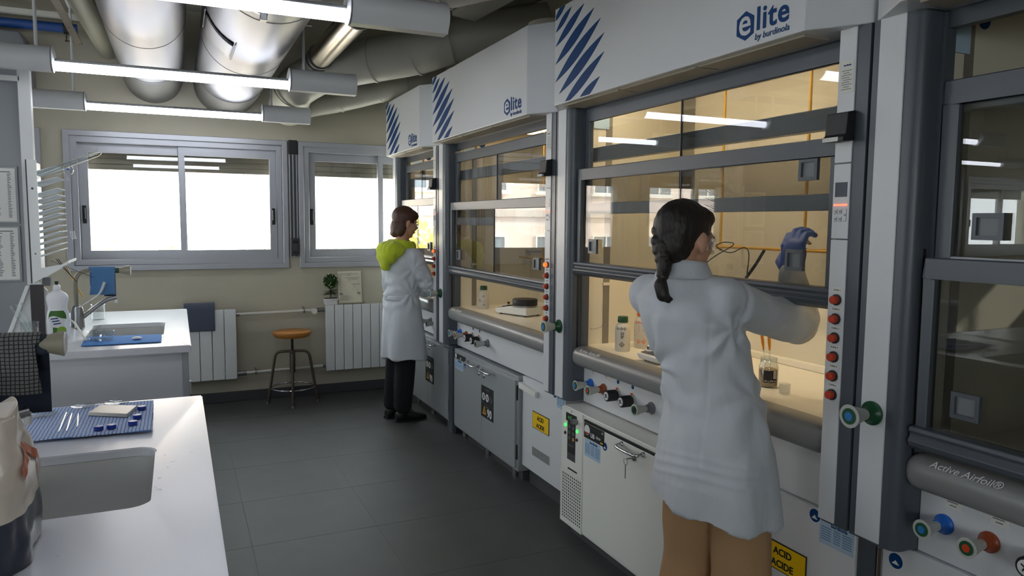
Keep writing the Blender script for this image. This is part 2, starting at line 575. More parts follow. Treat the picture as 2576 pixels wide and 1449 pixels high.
# aluminium windows with two leaves each
def window(n, x0, x1, hidden=False):
    wn_ = thing('window_%d' % n, None, None, (x0, YB, WZ0), kind='structure')
    yf = YB - 0.035
    def frame(nm, a0, b0, a1, b1, t, y0, y1, mat='window_alu', bev=0.004):
        m = MB()
        for q in (((a0, b0), (a1, b0), (a1 - t, b0 + t), (a0 + t, b0 + t)), ((a1, b0), (a1, b1), (a1 - t, b1 - t), (a1 - t, b0 + t)),
                  ((a1, b1), (a0, b1), (a0 + t, b1 - t), (a1 - t, b1 - t)), ((a0, b1), (a0, b0), (a0 + t, b0 + t), (a0 + t, b1 - t))):
            m.prism(list(q), y0, y1, 'xz')
        return m.build(nm, mat, wn_, bevel=bev, seg=1)
    frame('outer_frame', x0, WZ0, x1, WZ1, 0.045, yf, YB + 0.10)
    frame('inner_frame', x0 + 0.045, WZ0 + 0.045, x1 - 0.045, WZ1 - 0.045, 0.045, YB - 0.015, YB + 0.10)
    xm = (x0 + x1) / 2
    a0, b0, b1 = x0 + 0.09, WZ0 + 0.085, WZ1 - 0.085
    # rear (left) and front (right) leaf
    for k, (l0, l1, yy) in enumerate(((a0, xm + 0.025, YB + 0.055), (xm - 0.025, x1 - 0.09, YB + 0.015))):
        m = MB()
        ts, tz = (0.065 if k == 0 else 0.055), 0.075
        mid_s = 0.045
        e0 = ts if k == 0 else mid_s
        e1 = mid_s if k == 0 else ts
        m.prism([(l0, b0), (l1, b0), (l1 - e1, b0 + tz), (l0 + e0, b0 + tz)], yy, yy + 0.035, 'xz')
        m.prism([(l1, b1), (l0, b1), (l0 + e0, b1 - tz), (l1 - e1, b1 - tz)], yy, yy + 0.035, 'xz')
        m.prism([(l0, b1), (l0, b0), (l0 + e0, b0 + tz), (l0 + e0, b1 - tz)], yy, yy + 0.035, 'xz')
        m.prism([(l1, b0), (l1, b1), (l1 - e1, b1 - tz), (l1 - e1, b0 + tz)], yy, yy + 0.035, 'xz')
        leaf = m.build('sash_frame', 'window_alu', wn_, bevel=0.003, seg=1)
        MB().box(l0 + e0 - 0.005, yy + 0.014, b0 + tz - 0.005, l1 - e1 + 0.005, yy + 0.020, b1 - tz + 0.005).build('pane', 'pane_glass', leaf)
        hx = l0 + 0.03 if k == 0 else l1 - 0.03
        hm = MB().box(hx - 0.014, yy - 0.012, 1.515, hx + 0.014, yy, 1.655).box(hx - 0.008, yy - 0.03, 1.55, hx + 0.008, yy - 0.01, 1.64)
        hm.build('handle', 'black_plastic', leaf, bevel=0.004, label='black window handle')
    # roller shutter partly let down outside the glass
    n_sl = 5
    sh = MB().box(x0 + 0.09, YB + 0.20, 1.985, x1 - 0.09, YB + 0.215, WZ1 + 0.02)
    sb = sh.build('roller_shutter', 'shutter', wn_)
    for q in range(n_sl):
        MB().box(x0 + 0.09, YB + 0.193, 1.95 + q * 0.048, x1 - 0.09, YB + 0.20, 1.95 + q * 0.048 + 0.044).build('shutter_slat', 'shutter', sb, bevel=0.003, seg=1)
    return wn_
for i, (a, b) in enumerate(WIN):
    window(i + 1, a, b)

# plain framed windows added in two unseen room sides for more daylight
def added_window(n, lo, hi, axis):
    m = MB(); t = 0.09
    def bx(a0, z0, a1, z1, d0, d1, mm):
        if axis == 'x': mm.box(a0, YF - d1, z0, a1, YF - d0, z1)
        else: mm.box(XL - d1, a0, z0, XL - d0, a1, z1)
    o = thing('window_%d' % n, None, None, ((lo + hi) / 2, YF, WZ0) if axis == 'x' else (XL, (lo + hi) / 2, WZ0), kind='structure')
    for q in ((lo, WZ0, hi, WZ0 + t), (lo, WZ1 - t, hi, WZ1), (lo, WZ0 + t, lo + t, WZ1 - t), (hi - t, WZ0 + t, hi, WZ1 - t), ((lo + hi) / 2 - 0.04, WZ0 + t, (lo + hi) / 2 + 0.04, WZ1 - t)):
        bx(*q, 0.02, 0.09, m)
    m.build('outer_frame', 'window_alu', o)
    g = MB(); bx(lo + t, WZ0 + t, hi - t, WZ1 - t, 0.05, 0.056, g); g.build('pane', 'pane_glass', o)
for i, (a, b) in enumerate(ADDED_FRONT): added_window(10 + i, a, b, 'x')
for i, (a, b) in enumerate(ADDED_LEFT): added_window(20 + i, a, b, 'y')

# dark shutter guide post between the two visible windows
sp = thing('trim_1', None, None, (0.93, YB, 1.14), kind='structure')
MB().box(0.896, YB - 0.03, 1.235, 0.966, YB + 0.03, 2.235).build('guide_body', 'window_alu', sp, bevel=0.003)
for gx in (0.905, 0.935):
    MB().box(gx, YB - 0.034, 1.24, gx + 0.018, YB - 0.029, 2.16).build('guide_channel', 'window_alu_dark', sp)
MB().box(0.895, YB - 0.045, 2.12, 0.967, YB - 0.028, 2.24).build('guide_cap', 'black_plastic', sp, bevel=0.003)
MB().box(0.900, YB - 0.055, 1.25, 0.962, YB - 0.03, 1.40).build('strap_winder', 'window_alu_dark', sp, bevel=0.006)
MB().box(0.905, YB - 0.075, 1.36, 0.957, YB - 0.05, 1.38).build('winder_clip', 'black_plastic', sp, bevel=0.003)
MB().box(0.905, YB - 0.075, 1.265, 0.957, YB - 0.05, 1.285).build('winder_clip', 'black_plastic', sp, bevel=0.003)

# ------------------------------------------------------------------ outside
MB().box(-60, YB + WT + 0.05, -9.2, 60, 80, -9.0).build('street_ground', 'street', kind='structure')
def facade_block(name, label, x0, x1, yf, z0, z1, cols, rows):
    b = thing(name, label, 'building', ((x0 + x1) / 2, yf, z0))
    MB().box(x0, yf, z0, x1, yf + 8, z1).build('wall', 'facade', b)
    fh = (z1 - z0) / rows
    cw = (x1 - x0) / cols
    for r in range(rows):
        MB().box(x0 - 0.1, yf - 0.18, z0 + r * fh - 0.25, x1 + 0.1, yf, z0 + r * fh + 0.1).build('cornice', 'facade_band', b)
    fr = pn = None
    for r in range(rows):
        for c in range(cols):
            wx = x0 + (c + 0.5) * cw; wz = z0 + r * fh + 1.0
            off = Vector((c * cw, 0, r * fh))
            if fr is None:
                m = MB()
                for a in (-0.85, -0.04, 0.77): m.box(wx + a, yf - 0.08, wz, wx + a + 0.08, yf + 0.02, wz + 1.5)
                for a in (0.003, 1.425): m.box(wx - 0.86, yf - 0.085, wz + a, wx + 0.86, yf + 0.015, wz + a + 0.08)
                m.box(wx - 1.0, yf - 0.16, wz - 0.12, wx + 1.0, yf, wz)
                fr = m.build('window_frame', 'facade_frame', b)
                pn = MB().box(wx - 0.8, yf - 0.03, wz, wx + 0.8, yf - 0.01, wz + 1.45).build('window_pane', 'facade_glass', b)
            else:
                copy_part(fr, b, off); copy_part(pn, b, off)
    return b
facade_block('apartment_building', 'pale pinkish apartment block seen hazily through the windows', -26, 4.5, 34, -9, 9.5, 9, 5)
facade_block('apartment_building', 'lower pale building beyond the right hand window', 8.0, 30, 42, -9, 6.0, 7, 4)
def tree(x, y, z0, h, r, mat, label, seed):
    rnd = random.Random(seed)
    t = thing('street_tree', label, 'tree', (x, y, z0), 'trees outside the window')
    MB().tube([(x, y, z0), (x + 0.1, y, z0 + h * 0.5), (x, y, z0 + h * 0.8)], [0.22, 0.15, 0.06], 8).build('trunk', 'bark', t, smooth=True)
    m = MB()
    for i in range(900):
        d = Vector((rnd.gauss(0, 1), rnd.gauss(0, 1), rnd.gauss(0, 1))).normalized() * (rnd.random() ** 0.4) * r
        p = Vector((x, y, z0 + h - r * 0.6)) + Vector((d.x, d.y, d.z * 0.8))
        a = Vector((rnd.gauss(0, 1), rnd.gauss(0, 1), rnd.gauss(0, 1))).normalized() * 0.28
        b = a.orthogonal().normalized() * 0.2
        m.add([p - a, p + b, p + a, p - b], [(0, 1, 2, 3)])
    m.build('crown', mat, t, fix=False)
tree(-3.4, 24, -9, 10.2, 2.4, 'tree_yellow', 'yellow leaved tree low in the left window, leftmost outside', 1)
tree(-0.3, 31, -9, 9.6, 2.2, 'tree_olive', 'olive tree in the middle of the left window outside', 2)
tree(3.6, 22, -9, 9.9, 2.3, 'tree_olive', 'olive tree behind the right sash of the left window', 3)
tree(6.2, 27, -9, 9.3, 2.0, 'tree_yellow', 'pale tree behind the right hand window', 4)
# ------------------------------------------------------------------ hanging linear lamps
def lamp(y, z, xa, xb, xl, xr, label, rods):
    """D-shaped white pipe fitting along X with a lit tube between xa and xb"""
    t = thing('linear_lamp', label, 'lamp', ((xa + xb) / 2, y, z - 0.065), 'hanging linear lamps')
    prof = []
    R = 0.063
    for k in range(15):
        a = math.radians(-50 + k * 280 / 14)
        prof.append((y + R * math.cos(a), z + R * math.sin(a)))
    prof = [(y + 0.020, z - 0.064)] + prof[1:-1] + [(y - 0.035, z - 0.064)]
    for nm, a, b in (('housing', xb, xr), ('housing', xl, xa)):
        if b - a > 0.02:
            MB().prism(prof, a, b, 'yz').build(nm, 'lamp_white', t, smooth=0.5)
    for xx, sgn in ((xa, 1), (xb, -1)):
        MB().lathe([(0.0, 0), (0.034, 0), (0.066, 0.004), (0.068, 0.008), (0.04, 0.016), (0.0, 0.016)], (xx, y, z), (sgn, 0, 0), 24).build('end_ring', 'lamp_white', t, smooth=True)
    MB().cyl((xa + 0.012, y, z - 0.030), (xb - 0.012, y, z - 0.030), 0.027, n=20).build('light_tube', 'lamp_tube', t, smooth=True)
    MB().grid(lambda u, v: V(xa + 0.014 + (xb - xa - 0.028) * v, y + 0.034 * math.sin(math.radians(-62 + 124 * u)), z - 0.030 + 0.034 * math.cos(math.radians(-62 + 124 * u))), 12, 2).build('uplight_shield', 'lamp_white', t, smooth='all', thick=0.002)  # added strip over the tube, blocks upward light onto the ducts
    for rx in rods:
        rd = MB().cyl((rx, y, z + 0.05), (rx, y, ZC - 0.3), 0.0085, n=10).build('hanging_rod', 'lamp_white', t, smooth=True)
        MB().lathe([(0.012, -0.06), (0.034, 0.0), (0.034, 0.008), (0.0, 0.008)], (rx, y, ZC - 0.31), (0, 0, 1), 20).build('rod_cup', 'lamp_white', rd, smooth=True)
    return t
lamp(2.875, 2.362, -0.555, 0.625, -1.30, 1.01, 'lit white linear lamp nearest the camera, cut by the top edge', (-0.62, 0.695))
lamp(4.465, 2.362, -0.555, 0.625, -1.30, 1.00, 'lit white linear lamp, middle one of the three hanging rows', (-0.62, 0.70))
lamp(5.930, 2.362, -0.555, 0.625, -0.90, 0.97, 'lit white linear lamp hanging nearest the window wall', (-0.616, 0.687))
lamp(1.330, 2.362, -0.555, 0.625, -1.30, 1.00, 'unseen white linear lamp above the camera, added for more light', (-0.62, 0.70))  # unseen extra lamp, added to light the hood fronts
added_lamp = None  # unseen lamp columns below are added to brighten the room
for cx_, nm in ((-2.5, 'second'), (-5.2, 'third'), (-7.6, 'fourth')):
    for yy, rn in ((-1.85, 'rear'), (-0.25, 'fifth'), (1.33, 'fourth'), (2.875, 'third'), (4.465, 'middle'), (5.93, 'window')):
        lb = 'unseen linear lamp added for light, %s column to the left, %s row' % (nm, rn)
        if added_lamp is None:
            added_lamp = lamp(yy, 2.362, cx_ - 0.59, cx_ + 0.59, cx_ - 0.95, cx_ + 0.95, lb, (cx_ - 0.7, cx_ + 0.7))
            lamp_o = added_lamp.location.copy() - Vector((cx_, yy, 0))
        else:
            copy_thing(added_lamp, lamp_o + Vector((cx_, yy, 0)), lb)
# ceiling rails the rods hang from
for yy, lb in ((2.875, 'white ceiling rail above the nearest lamp'), (4.465, 'white ceiling rail above the middle lamp'), (5.93, 'white ceiling rail above the lamp by the windows'), (1.33, 'white ceiling rail above the camera, out of the photo'), (-0.25, 'white ceiling rail behind the camera, out of the photo'), (-1.85, 'rearmost white ceiling rail, out of the photo')):
    MB().box(-8.8, yy - 0.02, ZC - 0.302, 1.0, yy + 0.02, ZC - 0.27).build('ceiling_rail', 'pipe_white', label=lb, cat='rail', group='ceiling rails')

# ------------------------------------------------------------------ ventilation ducts
def ringed(name, label, cat, pts, r, mat, rings, seam_mat='duct_seam', group='ventilation ducts', n=40, rr=1.015, rw=0.006, sub='seam'):
    pts = [Vector(p) for p in pts]
    t = thing(name, label, cat, pts[0] - Vector((0, 0, r)), group)
    MB().tube(pts, r, n).build('duct_body', mat, t, smooth=0.9)
    for c, d in rings:
        c = Vector(c); d = Vector(d).normalized()
        MB().lathe([(r * 0.98, -rw), (r * rr, -rw), (r * rr, rw), (r * 0.98, rw)], c, d, n).build(sub, seam_mat, t, smooth=0.5)
    return t
Y1 = (0, 1, 0)
ringed('air_duct', 'large silver air duct, left of the two above the lamps', 'duct', [(-0.131, YF + 0.05, 2.69), (-0.131, YB, 2.69)], 0.213, 'duct_silver',
       [((-0.131, y, 2.69), Y1) for y in (1.2, 2.3, 3.42, 4.55, 5.65)], rr=1.008, rw=0.003)
d2 = ringed('air_duct', 'large silver air duct with inspection hatch, right of the two above the lamps', 'duct', [(0.411, YF + 0.05, 2.665), (0.411, YB, 2.665)], 0.252, 'duct_silver',
       [((0.411, y, 2.665), Y1) for y in (1.3, 2.2, 3.45, 4.72, 5.85)], rr=1.008, rw=0.003)
# inspection hatch on the lower left side of the right duct
def on_duct(xc, zc, r, a, y):
    return Vector((xc + r * math.sin(a), y, zc - r * math.cos(a)))
hm = MB().grid(lambda u, v: on_duct(0.411, 2.665, 0.258, math.radians(-72 + 44 * v), 4.05 + 0.34 * u), 8, 8)
hatch = hm.build('inspection_hatch', 'duct_silver', d2, smooth='all', thick=0.006)
for q in range(2):
    a = math.radians(-74 + 48 * q)
    MB().bar(on_duct(0.411, 2.665, 0.258, a, 4.03), on_duct(0.411, 2.665, 0.258, a, 4.41), 0.006, 0.006).build('hatch_edge', 'duct_seam', d2)
strap = MB().grid(lambda u, v: on_duct(0.411, 2.665, 0.257, math.radians(-70 + 62 * v), 3.30 + 0.035 * u), 2, 14)
strap.build('hanger_strap', 'steel_rough', d2, smooth='all', thick=0.003)
MB().box(0.345, 3.29, 2.385, 0.372, 3.34, 2.415).build('strap_clamp', 'steel_rough', d2, bevel=0.003)

ringed('spiral_duct', 'slim shiny spiral duct right of the big silver ducts', 'duct', [(0.965, YF + 0.05, 2.71), (0.965, 5.55, 2.71)], 0.079, 'duct_spiral',
       [((0.965, 5.5, 2.71), Y1), ((0.965, 5.4, 2.71), Y1), ((0.965, 4.2, 2.71), Y1)], rr=1.14, rw=0.010)
def bend(pts, k=10):
    """round off a polyline with quadratic corners"""
    pts = [Vector(p) for p in pts]
    out = [pts[0]]
    for i in range(1, len(pts) - 1):
        a = pts[i].lerp(pts[i - 1], 0.4); b = pts[i].lerp(pts[i + 1], 0.4)
        for j in range(k + 1):
            u = j / k
            out.append(a.lerp(pts[i], u).lerp(pts[i].lerp(b, u), u))
    out.append(pts[-1])
    return out
A = [(0.87, 6.38, 2.48), (0.86, 6.02, 2.58), (1.04, 5.65, 2.677), (1.347, 5.4, 2.723), (1.614, 5.2, 2.763), (1.80, 5.0, 2.82), (2.45, 4.75, 2.95)]
def perp_rings(P, idx):
    P = [Vector(p) for p in P]
    return [(P[i], (P[min(i + 1, len(P) - 1)] - P[max(i - 1, 0)])) for i in idx]
ringed('exhaust_duct', 'thick grey plastic exhaust duct bending above the middle fume hood', 'duct', bend(A, 5), 0.155, 'pvc_grey', perp_rings(A, (1, 2, 3, 4, 5)), 'pvc_grey', rr=1.04, rw=0.008, sub='joint_ring')
B = [(1.05, 6.45, 2.52), (1.30, 6.36, 2.57), (1.60, 6.2, 2.65), (1.80, 6.05, 2.70), (2.3, 5.85, 2.78)]
ringed('exhaust_duct', 'thinner grey exhaust duct low above the farthest fume hood', 'duct', bend(B, 5), 0.095, 'pvc_grey', perp_rings(B, (1, 2, 3)), 'pvc_grey', rr=1.05, rw=0.008, sub='joint_ring')
Cc = [(0.80, 4.3, 2.90), (1.13, 4.0, 2.86), (1.334, 3.8, 2.83), (1.52, 3.6, 2.86), (2.45, 3.3, 3.02)]
ringed('exhaust_duct', 'grey exhaust duct at the top edge behind the nearest lamp', 'duct', bend(Cc, 5), 0.15, 'pvc_grey', perp_rings(Cc, (1, 2, 3)), 'pvc_grey', rr=1.04, rw=0.008, sub='joint_ring')
# grey tray beam under the ceiling on the right
MB().bar((1.80, 4.75, 2.93), (2.35, 3.2, 3.20), 0.20, 0.03).build('ceiling_tray', 'pvc_grey', label='flat grey tray under the dark ceiling above the hoods', cat='tray')
# beige duct, rusty angle bar and pipes at upper left
ringed('beige_duct', 'narrow beige painted duct slanting at upper left', 'duct', [(-0.60, 3.0, 2.98), (-0.44, 6.6, 2.86)], 0.075, 'pvc_beige', [((-0.535, 4.45, 2.933), (0.16, 3.6, -0.12))], 'pvc_beige')
MB().bar((-0.60, 3.6, 2.83), (-0.57, 5.9, 2.74), 0.045, 0.006).bar((-0.62, 3.6, 2.86), (-0.59, 5.9, 2.77), 0.006, 0.06).build('steel_angle', 'rust_steel', label='rusty steel angle bar beside the beige duct', cat='bar')
bp = thing('blue_pipe', 'blue pipe with clamp along the top of the window wall', 'pipe', (-1.0, 6.35, 2.89))
MB().cyl((-3.5, 6.35, 2.928), (-0.62, 6.35, 2.936), 0.034, n=20).build('pipe_body', 'pipe_blue', bp, smooth=True)
MB().lathe([(0.033, -0.015), (0.042, -0.015), (0.042, 0.015), (0.033, 0.015)], (-0.69, 6.35, 2.936), (1, 0, 0), 20).build('clamp', 'black_plastic', bp, smooth=0.5)
MB().bar((-0.69, 6.35, 2.90), (-0.69, 6.35, 2.84), 0.008, 0.008, (1, 0, 0)).bar((-0.70, 6.35, 2.845), (-0.60, 6.35, 2.845), 0.008, 0.008).build('clamp_screw', 'rust_steel', bp)
MB().box(-3.5, 6.25, 2.985, -0.55, 6.30, 3.02).build('wall_conduit', 'pipe_white', label='white rail running above the blue pipe', cat='rail')
arc = [Vector((-1.15 + 0.22 * (1 - math.cos(a)), 4.3, 2.50 + 0.24 * math.sin(a))) for a in [i * PI / 2 / 10 for i in range(11)]]
MB().tube([(-1.15, 4.3, 2.1)] + arc + [(-0.45, 4.3, 2.755)], 0.012, 10).build('curved_conduit', 'pipe_white', label='white curved conduit in the upper left corner', cat='conduit', smooth=True)
vb = MB().prism([(-1.7, 2.45), (-0.93, 2.45), (-0.93, 2.78), (-0.97, 2.87), (-1.7, 2.87)], 6.28, YB - 0.002, 'xz')
vb.build('ventilation_unit', 'shelf_grey', bevel=0.012, label='grey box shaped wall unit behind the middle lamp', cat='wall unit')
# ------------------------------------------------------------------ fume hoods
XP, XF = 1.75, 1.656          # pillar face, fascia face
Z0, ZF0, ZF1 = 0.66, 2.106, 2.553
def lens(u0, v0, u1, v1, w, n=14):
    """pointed leaf outline between two points"""
    a = Vector((u0, v0)); b = Vector((u1, v1)); d = b - a; nrm = Vector((-d.y, d.x)).normalized()
    pts = []
    for i in range(n + 1):
        t = i / n
        pts.append(a + d * t + nrm * (w / 2) * math.sin(PI * t) ** 0.95)
    for i in range(n - 1, 0, -1):
        t = i / n
        pts.append(a + d * t - nrm * (w / 2) * math.sin(PI * t) ** 0.95)
    return pts
def clip_poly(poly, f):
    out = []
    for i in range(len(poly)):
        a, b = poly[i], poly[(i + 1) % len(poly)]
        fa, fb = f(a), f(b)
        if fa >= 0: out.append(a)
        if (fa >= 0) != (fb >= 0): out.append(a.lerp(b, fa / (fa - fb)))
    return out
SLASH = [((-0.02, 0.385), (0.125, 0.470), 0.032), ((0.008, 0.338), (0.157, 0.420), 0.034), ((0.008, 0.272), (0.271, 0.405), 0.044), ((0.008, 0.190), (0.356, 0.365), 0.053),
         ((0.010, 0.108), (0.411, 0.309), 0.056), ((0.048, 0.048), (0.443, 0.242), 0.054), ((0.080, -0.016), (0.446, 0.164), 0.050), ((0.19, -0.040), (0.413, 0.067), 0.042)]

def valve(h, x, y, z, flange, disc, letter=None, scale=1.0, name='service_valve'):
    """conical handle valve that sticks out towards -X, slightly towards the viewer"""
    s = scale
    ax = Vector((-1, 0, 0))
    fl = MB().lathe([(0.0, 0), (0.027 * s, 0), (0.027 * s, 0.006), (0.020 * s, 0.012), (0.016 * s, 0.030), (0.0, 0.030)], (x, y, z), ax, 24).build(name, flange, h, smooth=0.7)
    MB().lathe([(0.0, 0.026), (0.012 * s, 0.026), (0.014 * s, 0.04), (0.024 * s, 0.086), (0.026 * s, 0.090), (0.0, 0.090)], (x, y, z), ax, 20).build('handle', 'knob_grey', fl, smooth=0.6)
    MB().lathe([(0.0, 0.0905), (0.018 * s, 0.0905), (0.018 * s, 0.092), (0.0, 0.092)], (x, y, z), ax, 20).build('marking_disc', 'disc_green', fl)
    MB().lathe([(0.0, 0.0921), (0.010 * s, 0.0921), (0.010 * s, 0.0932), (0.0, 0.0932)], (x, y, z), ax, 16).build('marking_dot', disc, fl)
    return fl
def gauge(h, x, y, z):
    ax = (-1, 0, 0)
    g = MB().lathe([(0.0, 0), (0.020, 0), (0.020, 0.012), (0.026, 0.016), (0.026, 0.062), (0.024, 0.065), (0.0, 0.065)], (x, y, z), ax, 24).build('gas_valve', 'plate_black', h, smooth=0.6)
    MB().lathe([(0.0, 0.0652), (0.019, 0.0652), (0.019, 0.0665), (0.0, 0.0665)], (x, y, z), ax, 24).build('dial', 'print_white', g)
    MB().bar((x - 0.0675, y - 0.010, z - 0.006), (x - 0.0675, y + 0.010, z + 0.007), 0.0016, 0.003).bar((x - 0.0675, y + 0.006, z - 0.009), (x - 0.0675, y - 0.004, z + 0.010), 0.0016, 0.003).build('needle', 'print_black', g)
    MB().lathe([(0.018, 0.001), (0.027, 0.001), (0.027, 0.009), (0.018, 0.009)], (x, y, z), ax, 24).build('collar', 'knob_grey', g, smooth=0.5)
    MB().box(x - 0.012, y - 0.004, z + 0.026, x - 0.004, y + 0.004, z + 0.034).build('pointer', 'print_orange', g)

def pull(h, x, y, z, w=0.05, d=0.068):
    """square finger pull frame stuck on the glass"""
    m = MB()
    for q in (((y - w / 2, z - d / 2), (y + w / 2, z - d / 2), (y + w / 2 - 0.011, z - d / 2 + 0.011), (y - w / 2 + 0.011, z - d / 2 + 0.011)),
              ((y + w / 2, z - d / 2), (y + w / 2, z + d / 2), (y + w / 2 - 0.011, z + d / 2 - 0.011), (y + w / 2 - 0.011, z - d / 2 + 0.011)),
              ((y + w / 2, z + d / 2), (y - w / 2, z + d / 2), (y - w / 2 + 0.011, z + d / 2 - 0.011), (y + w / 2 - 0.011, z + d / 2 - 0.011)),
              ((y - w / 2, z + d / 2), (y - w / 2, z - d / 2), (y - w / 2 + 0.011, z - d / 2 + 0.011), (y - w / 2 + 0.011, z + d / 2 - 0.011))):
        m.prism(list(q), x - 0.012, x, 'yz')
    p = m.build('finger_pull', 'hood_grey', h)
    MB().box(x - 0.004, y - w / 2 + 0.01, z - d / 2 + 0.01, x - 0.001, y + w / 2 - 0.01, z + d / 2 - 0.01).build('pull_recess', 'flange_grey', p)

def hood(yl, yr, label, zs, zu, lamp_power, valves, pulls, buttons=6, lit_first=True, split=None, visible_lamp=False):
    """yl: seam on the left (far) side, yr: seam on the right (near) side, zs: top of lower sash, zu: top of upper sash"""
    h = thing('fume_hood', label, 'fume hood', (2.2, (yl + yr) / 2, 0.0), 'row of fume hoods')
    il, ir = yl - 0.11, yr + 0.10            # inner side walls
    ol, orr = yl - 0.152, yr + 0.118         # opening between the pillars
    # --- carcass
    zw = 0.935
    MB().box(2.45, ir, zw, 2.48, il, 2.42).build('back_wall', 'hood_cream', h)
    MB().box(1.85, il, zw, 2.48, il + 0.03, 2.42).build('side_wall', 'hood_cream', h)
    MB().box(1.85, ir - 0.03, zw, 2.48, ir, 2.42).build('side_wall', 'hood_cream', h)
    MB().prism([(1.84, 2.30), (2.46, 2.42), (2.46, 2.45), (1.84, 2.33)], ir, il, 'xz').build('inner_ceiling', 'hood_cream', h)
    MB().box(1.86, ir - 0.03, 0.90, 2.50, il + 0.03, zw).build('worktop', 'worktop_cream', h)
    MB().box(2.42, ir, zw, 2.45, il, zw + 0.03).build('rear_upstand', 'worktop_cream', h, bevel=0.004)
    MB().box(1.975, il - 0.004, zw, 2.01, il, 2.2).build('wall_slot', 'hood_slot', h)
    MB().box(1.970, il - 0.010, 1.235, 2.015, il - 0.003, 1.25).build('slot_bracket', 'hood_cream', h)
    # outer casing up to the roof
    MB().box(1.80, yl - 0.004, 0.66, 2.62, yl - 0.012, 2.50).build('outer_side', 'hood_white', h)
    MB().box(1.80, yr + 0.004, 0.66, 2.62, yr + 0.012, 2.50).build('outer_side', 'hood_white', h)
    MB().box(1.80, yr + 0.012, 2.50, 2.62, yl - 0.012, 2.52).build('roof', 'hood_white', h)
    MB().cyl((2.2, (yl + yr) / 2, 2.52), (2.2, (yl + yr) / 2, 2.80), 0.155, n=28).build('outlet_collar', 'pvc_grey', h, smooth=0.6)
    # --- pillars
    def pillar(y0, y1, inner, name):
        # y0 seam side, y1 inner side; rounded inner front edge
        sg = 1 if y1 > y0 else -1
        r = 0.034
        pr = [(1.86, y0 + sg * 0.003), (XP + 0.003, y0 + sg * 0.003)]
        for k in range(7):
            a = k / 6 * PI / 2
            pr.append((XP + r - r * math.cos(a) + 0.003, y1 - sg * r + sg * r * math.sin(a)))
        pr += [(1.86, y1)]
        return MB().prism(pr, Z0, ZF0, 'xy').build(name, 'hood_grey', h, smooth=0.5)
    pl = pillar(yl, ol, None, 'pillar')
    MB().box(XP - 0.001, yl - 0.024, Z0 + 0.006, XP + 0.006, yl - 0.103, ZF0).build('pillar_panel', 'hood_white', pl, bevel=0.0015, seg=1)
    MB().box(1.798, ol - 0.0015, 0.93, 1.808, ol + 0.001, 1.49).build('cable_slot', 'black_plastic', pl)
    prr = pillar(yr, orr, None, 'pillar')
    ya, yb = yr + 0.046, yr + 0.104
    for z0, z1 in ((Z0 + 0.006, 1.508), (1.512, 1.726), (1.730, ZF0)):
        MB().box(XP - 0.001, ya, z0, XP + 0.006, yb, z1).build('control_panel', 'hood_white', prr, bevel=0.001, seg=1)
    yc = (ya + yb) / 2
    MB().box(XP - 0.002, yc - 0.021, 1.632, XP, yc + 0.021, 1.674).build('screen', 'screen_dark', prr)
    for k in range(7):
        MB().ell((XP - 0.0015, yc + 0.021 - k * 0.007, 1.609), (0.0015, 0.0030, 0.0022), 8, 6).build('status_light', 'led_red' if lamp_power > 2 else 'disc_blue', prr)
    for (dy, dz, w, d) in ((0.016, -0.062, 0.012, 0.014), (0.0, -0.062, 0.012, 0.014), (0.016, -0.084, 0.012, 0.014), (0.0, -0.084, 0.012, 0.014), (-0.017, -0.072, 0.011, 0.036)):
        m = MB()
        cy_, cz = yc + dy, 1.652 + dz
        m.box(XP - 0.0016, cy_ - w / 2, cz - d / 2, XP, cy_ - w / 2 + 0.0008, cz + d / 2).box(XP - 0.0016, cy_ - w / 2, cz - d / 2, XP, cy_ + w / 2, cz - d / 2 + 0.0008)
        m.lathe([(0.0022, 0), (0.0032, 0), (0.0032, 0.0006), (0.0022, 0.0006)], (XP - 0.0012, cy_, cz), (-1, 0, 0), 12)
        m.build('touch_key', 'print_black', prr)
    # rating plate
    MB().box(XP - 0.002, yc - 0.024, 1.925, XP, yc + 0.020, 2.018).build('rating_plate', 'paper', prr)
    text('rating_brand', 'burdinola', 0.0065, (XP - 0.0022, yc + 0.010, 2.002), HR, HU, 'logo_blue', prr, bold=0.0002)
    m = MB()
    for k in range(9):
        m.box(XP - 0.0026, yc + 0.016 - (0.006 if k % 3 == 1 else 0), 1.988 - k * 0.0065, XP - 0.002, yc - 0.018 + (0.008 if k % 2 else 0), 1.9895 - k * 0.0065)
    m.build('rating_print', 'print_grey', prr)
    # black control box
    bx = MB().prism([(XP, 1.874), (XP - 0.03, 1.868), (XP - 0.036, 1.806), (XP - 0.046, 1.798), (XP - 0.046, 1.786), (XP, 1.79)], yc - 0.037, yc + 0.037, 'xz').build('control_box', 'plate_black', prr, bevel=0.002)
    MB().box(XP - 0.0475, yc - 0.020, 1.787, XP - 0.0455, yc + 0.034, 1.799).build('box_label', 'paper', bx)
    # socket buttons
    for k in range(buttons):
        zb = 1.3335 - k * 0.0563
        b = MB().lathe([(0.0, 0), (0.0165, 0), (0.0165, 0.005), (0.013, 0.006), (0.0, 0.006)], (XP - 0.001, yr + 0.072, zb), (-1, 0, 0), 20).build('socket_button', 'plate_black', prr, smooth=0.6)
        MB().lathe([(0.0, 0.006), (0.0125, 0.006), (0.0115, 0.019), (0.009, 0.021), (0.0, 0.021)], (XP - 0.001, yr + 0.072, zb), (-1, 0, 0), 20).build('button_cap', 'button_lit' if (k == 0 and lit_first) else 'button_red', b, smooth=0.6)
        MB().box(XP - 0.002, yr + 0.052, zb + 0.022, XP, yr + 0.090, zb + 0.036).build('button_tag', 'paper', prr)
        text('button_number', 'TOMA %d' % (k + 1), 0.0075, (XP - 0.0022, yr + 0.086, zb + 0.026), HR, HU, 'print_grey', prr)
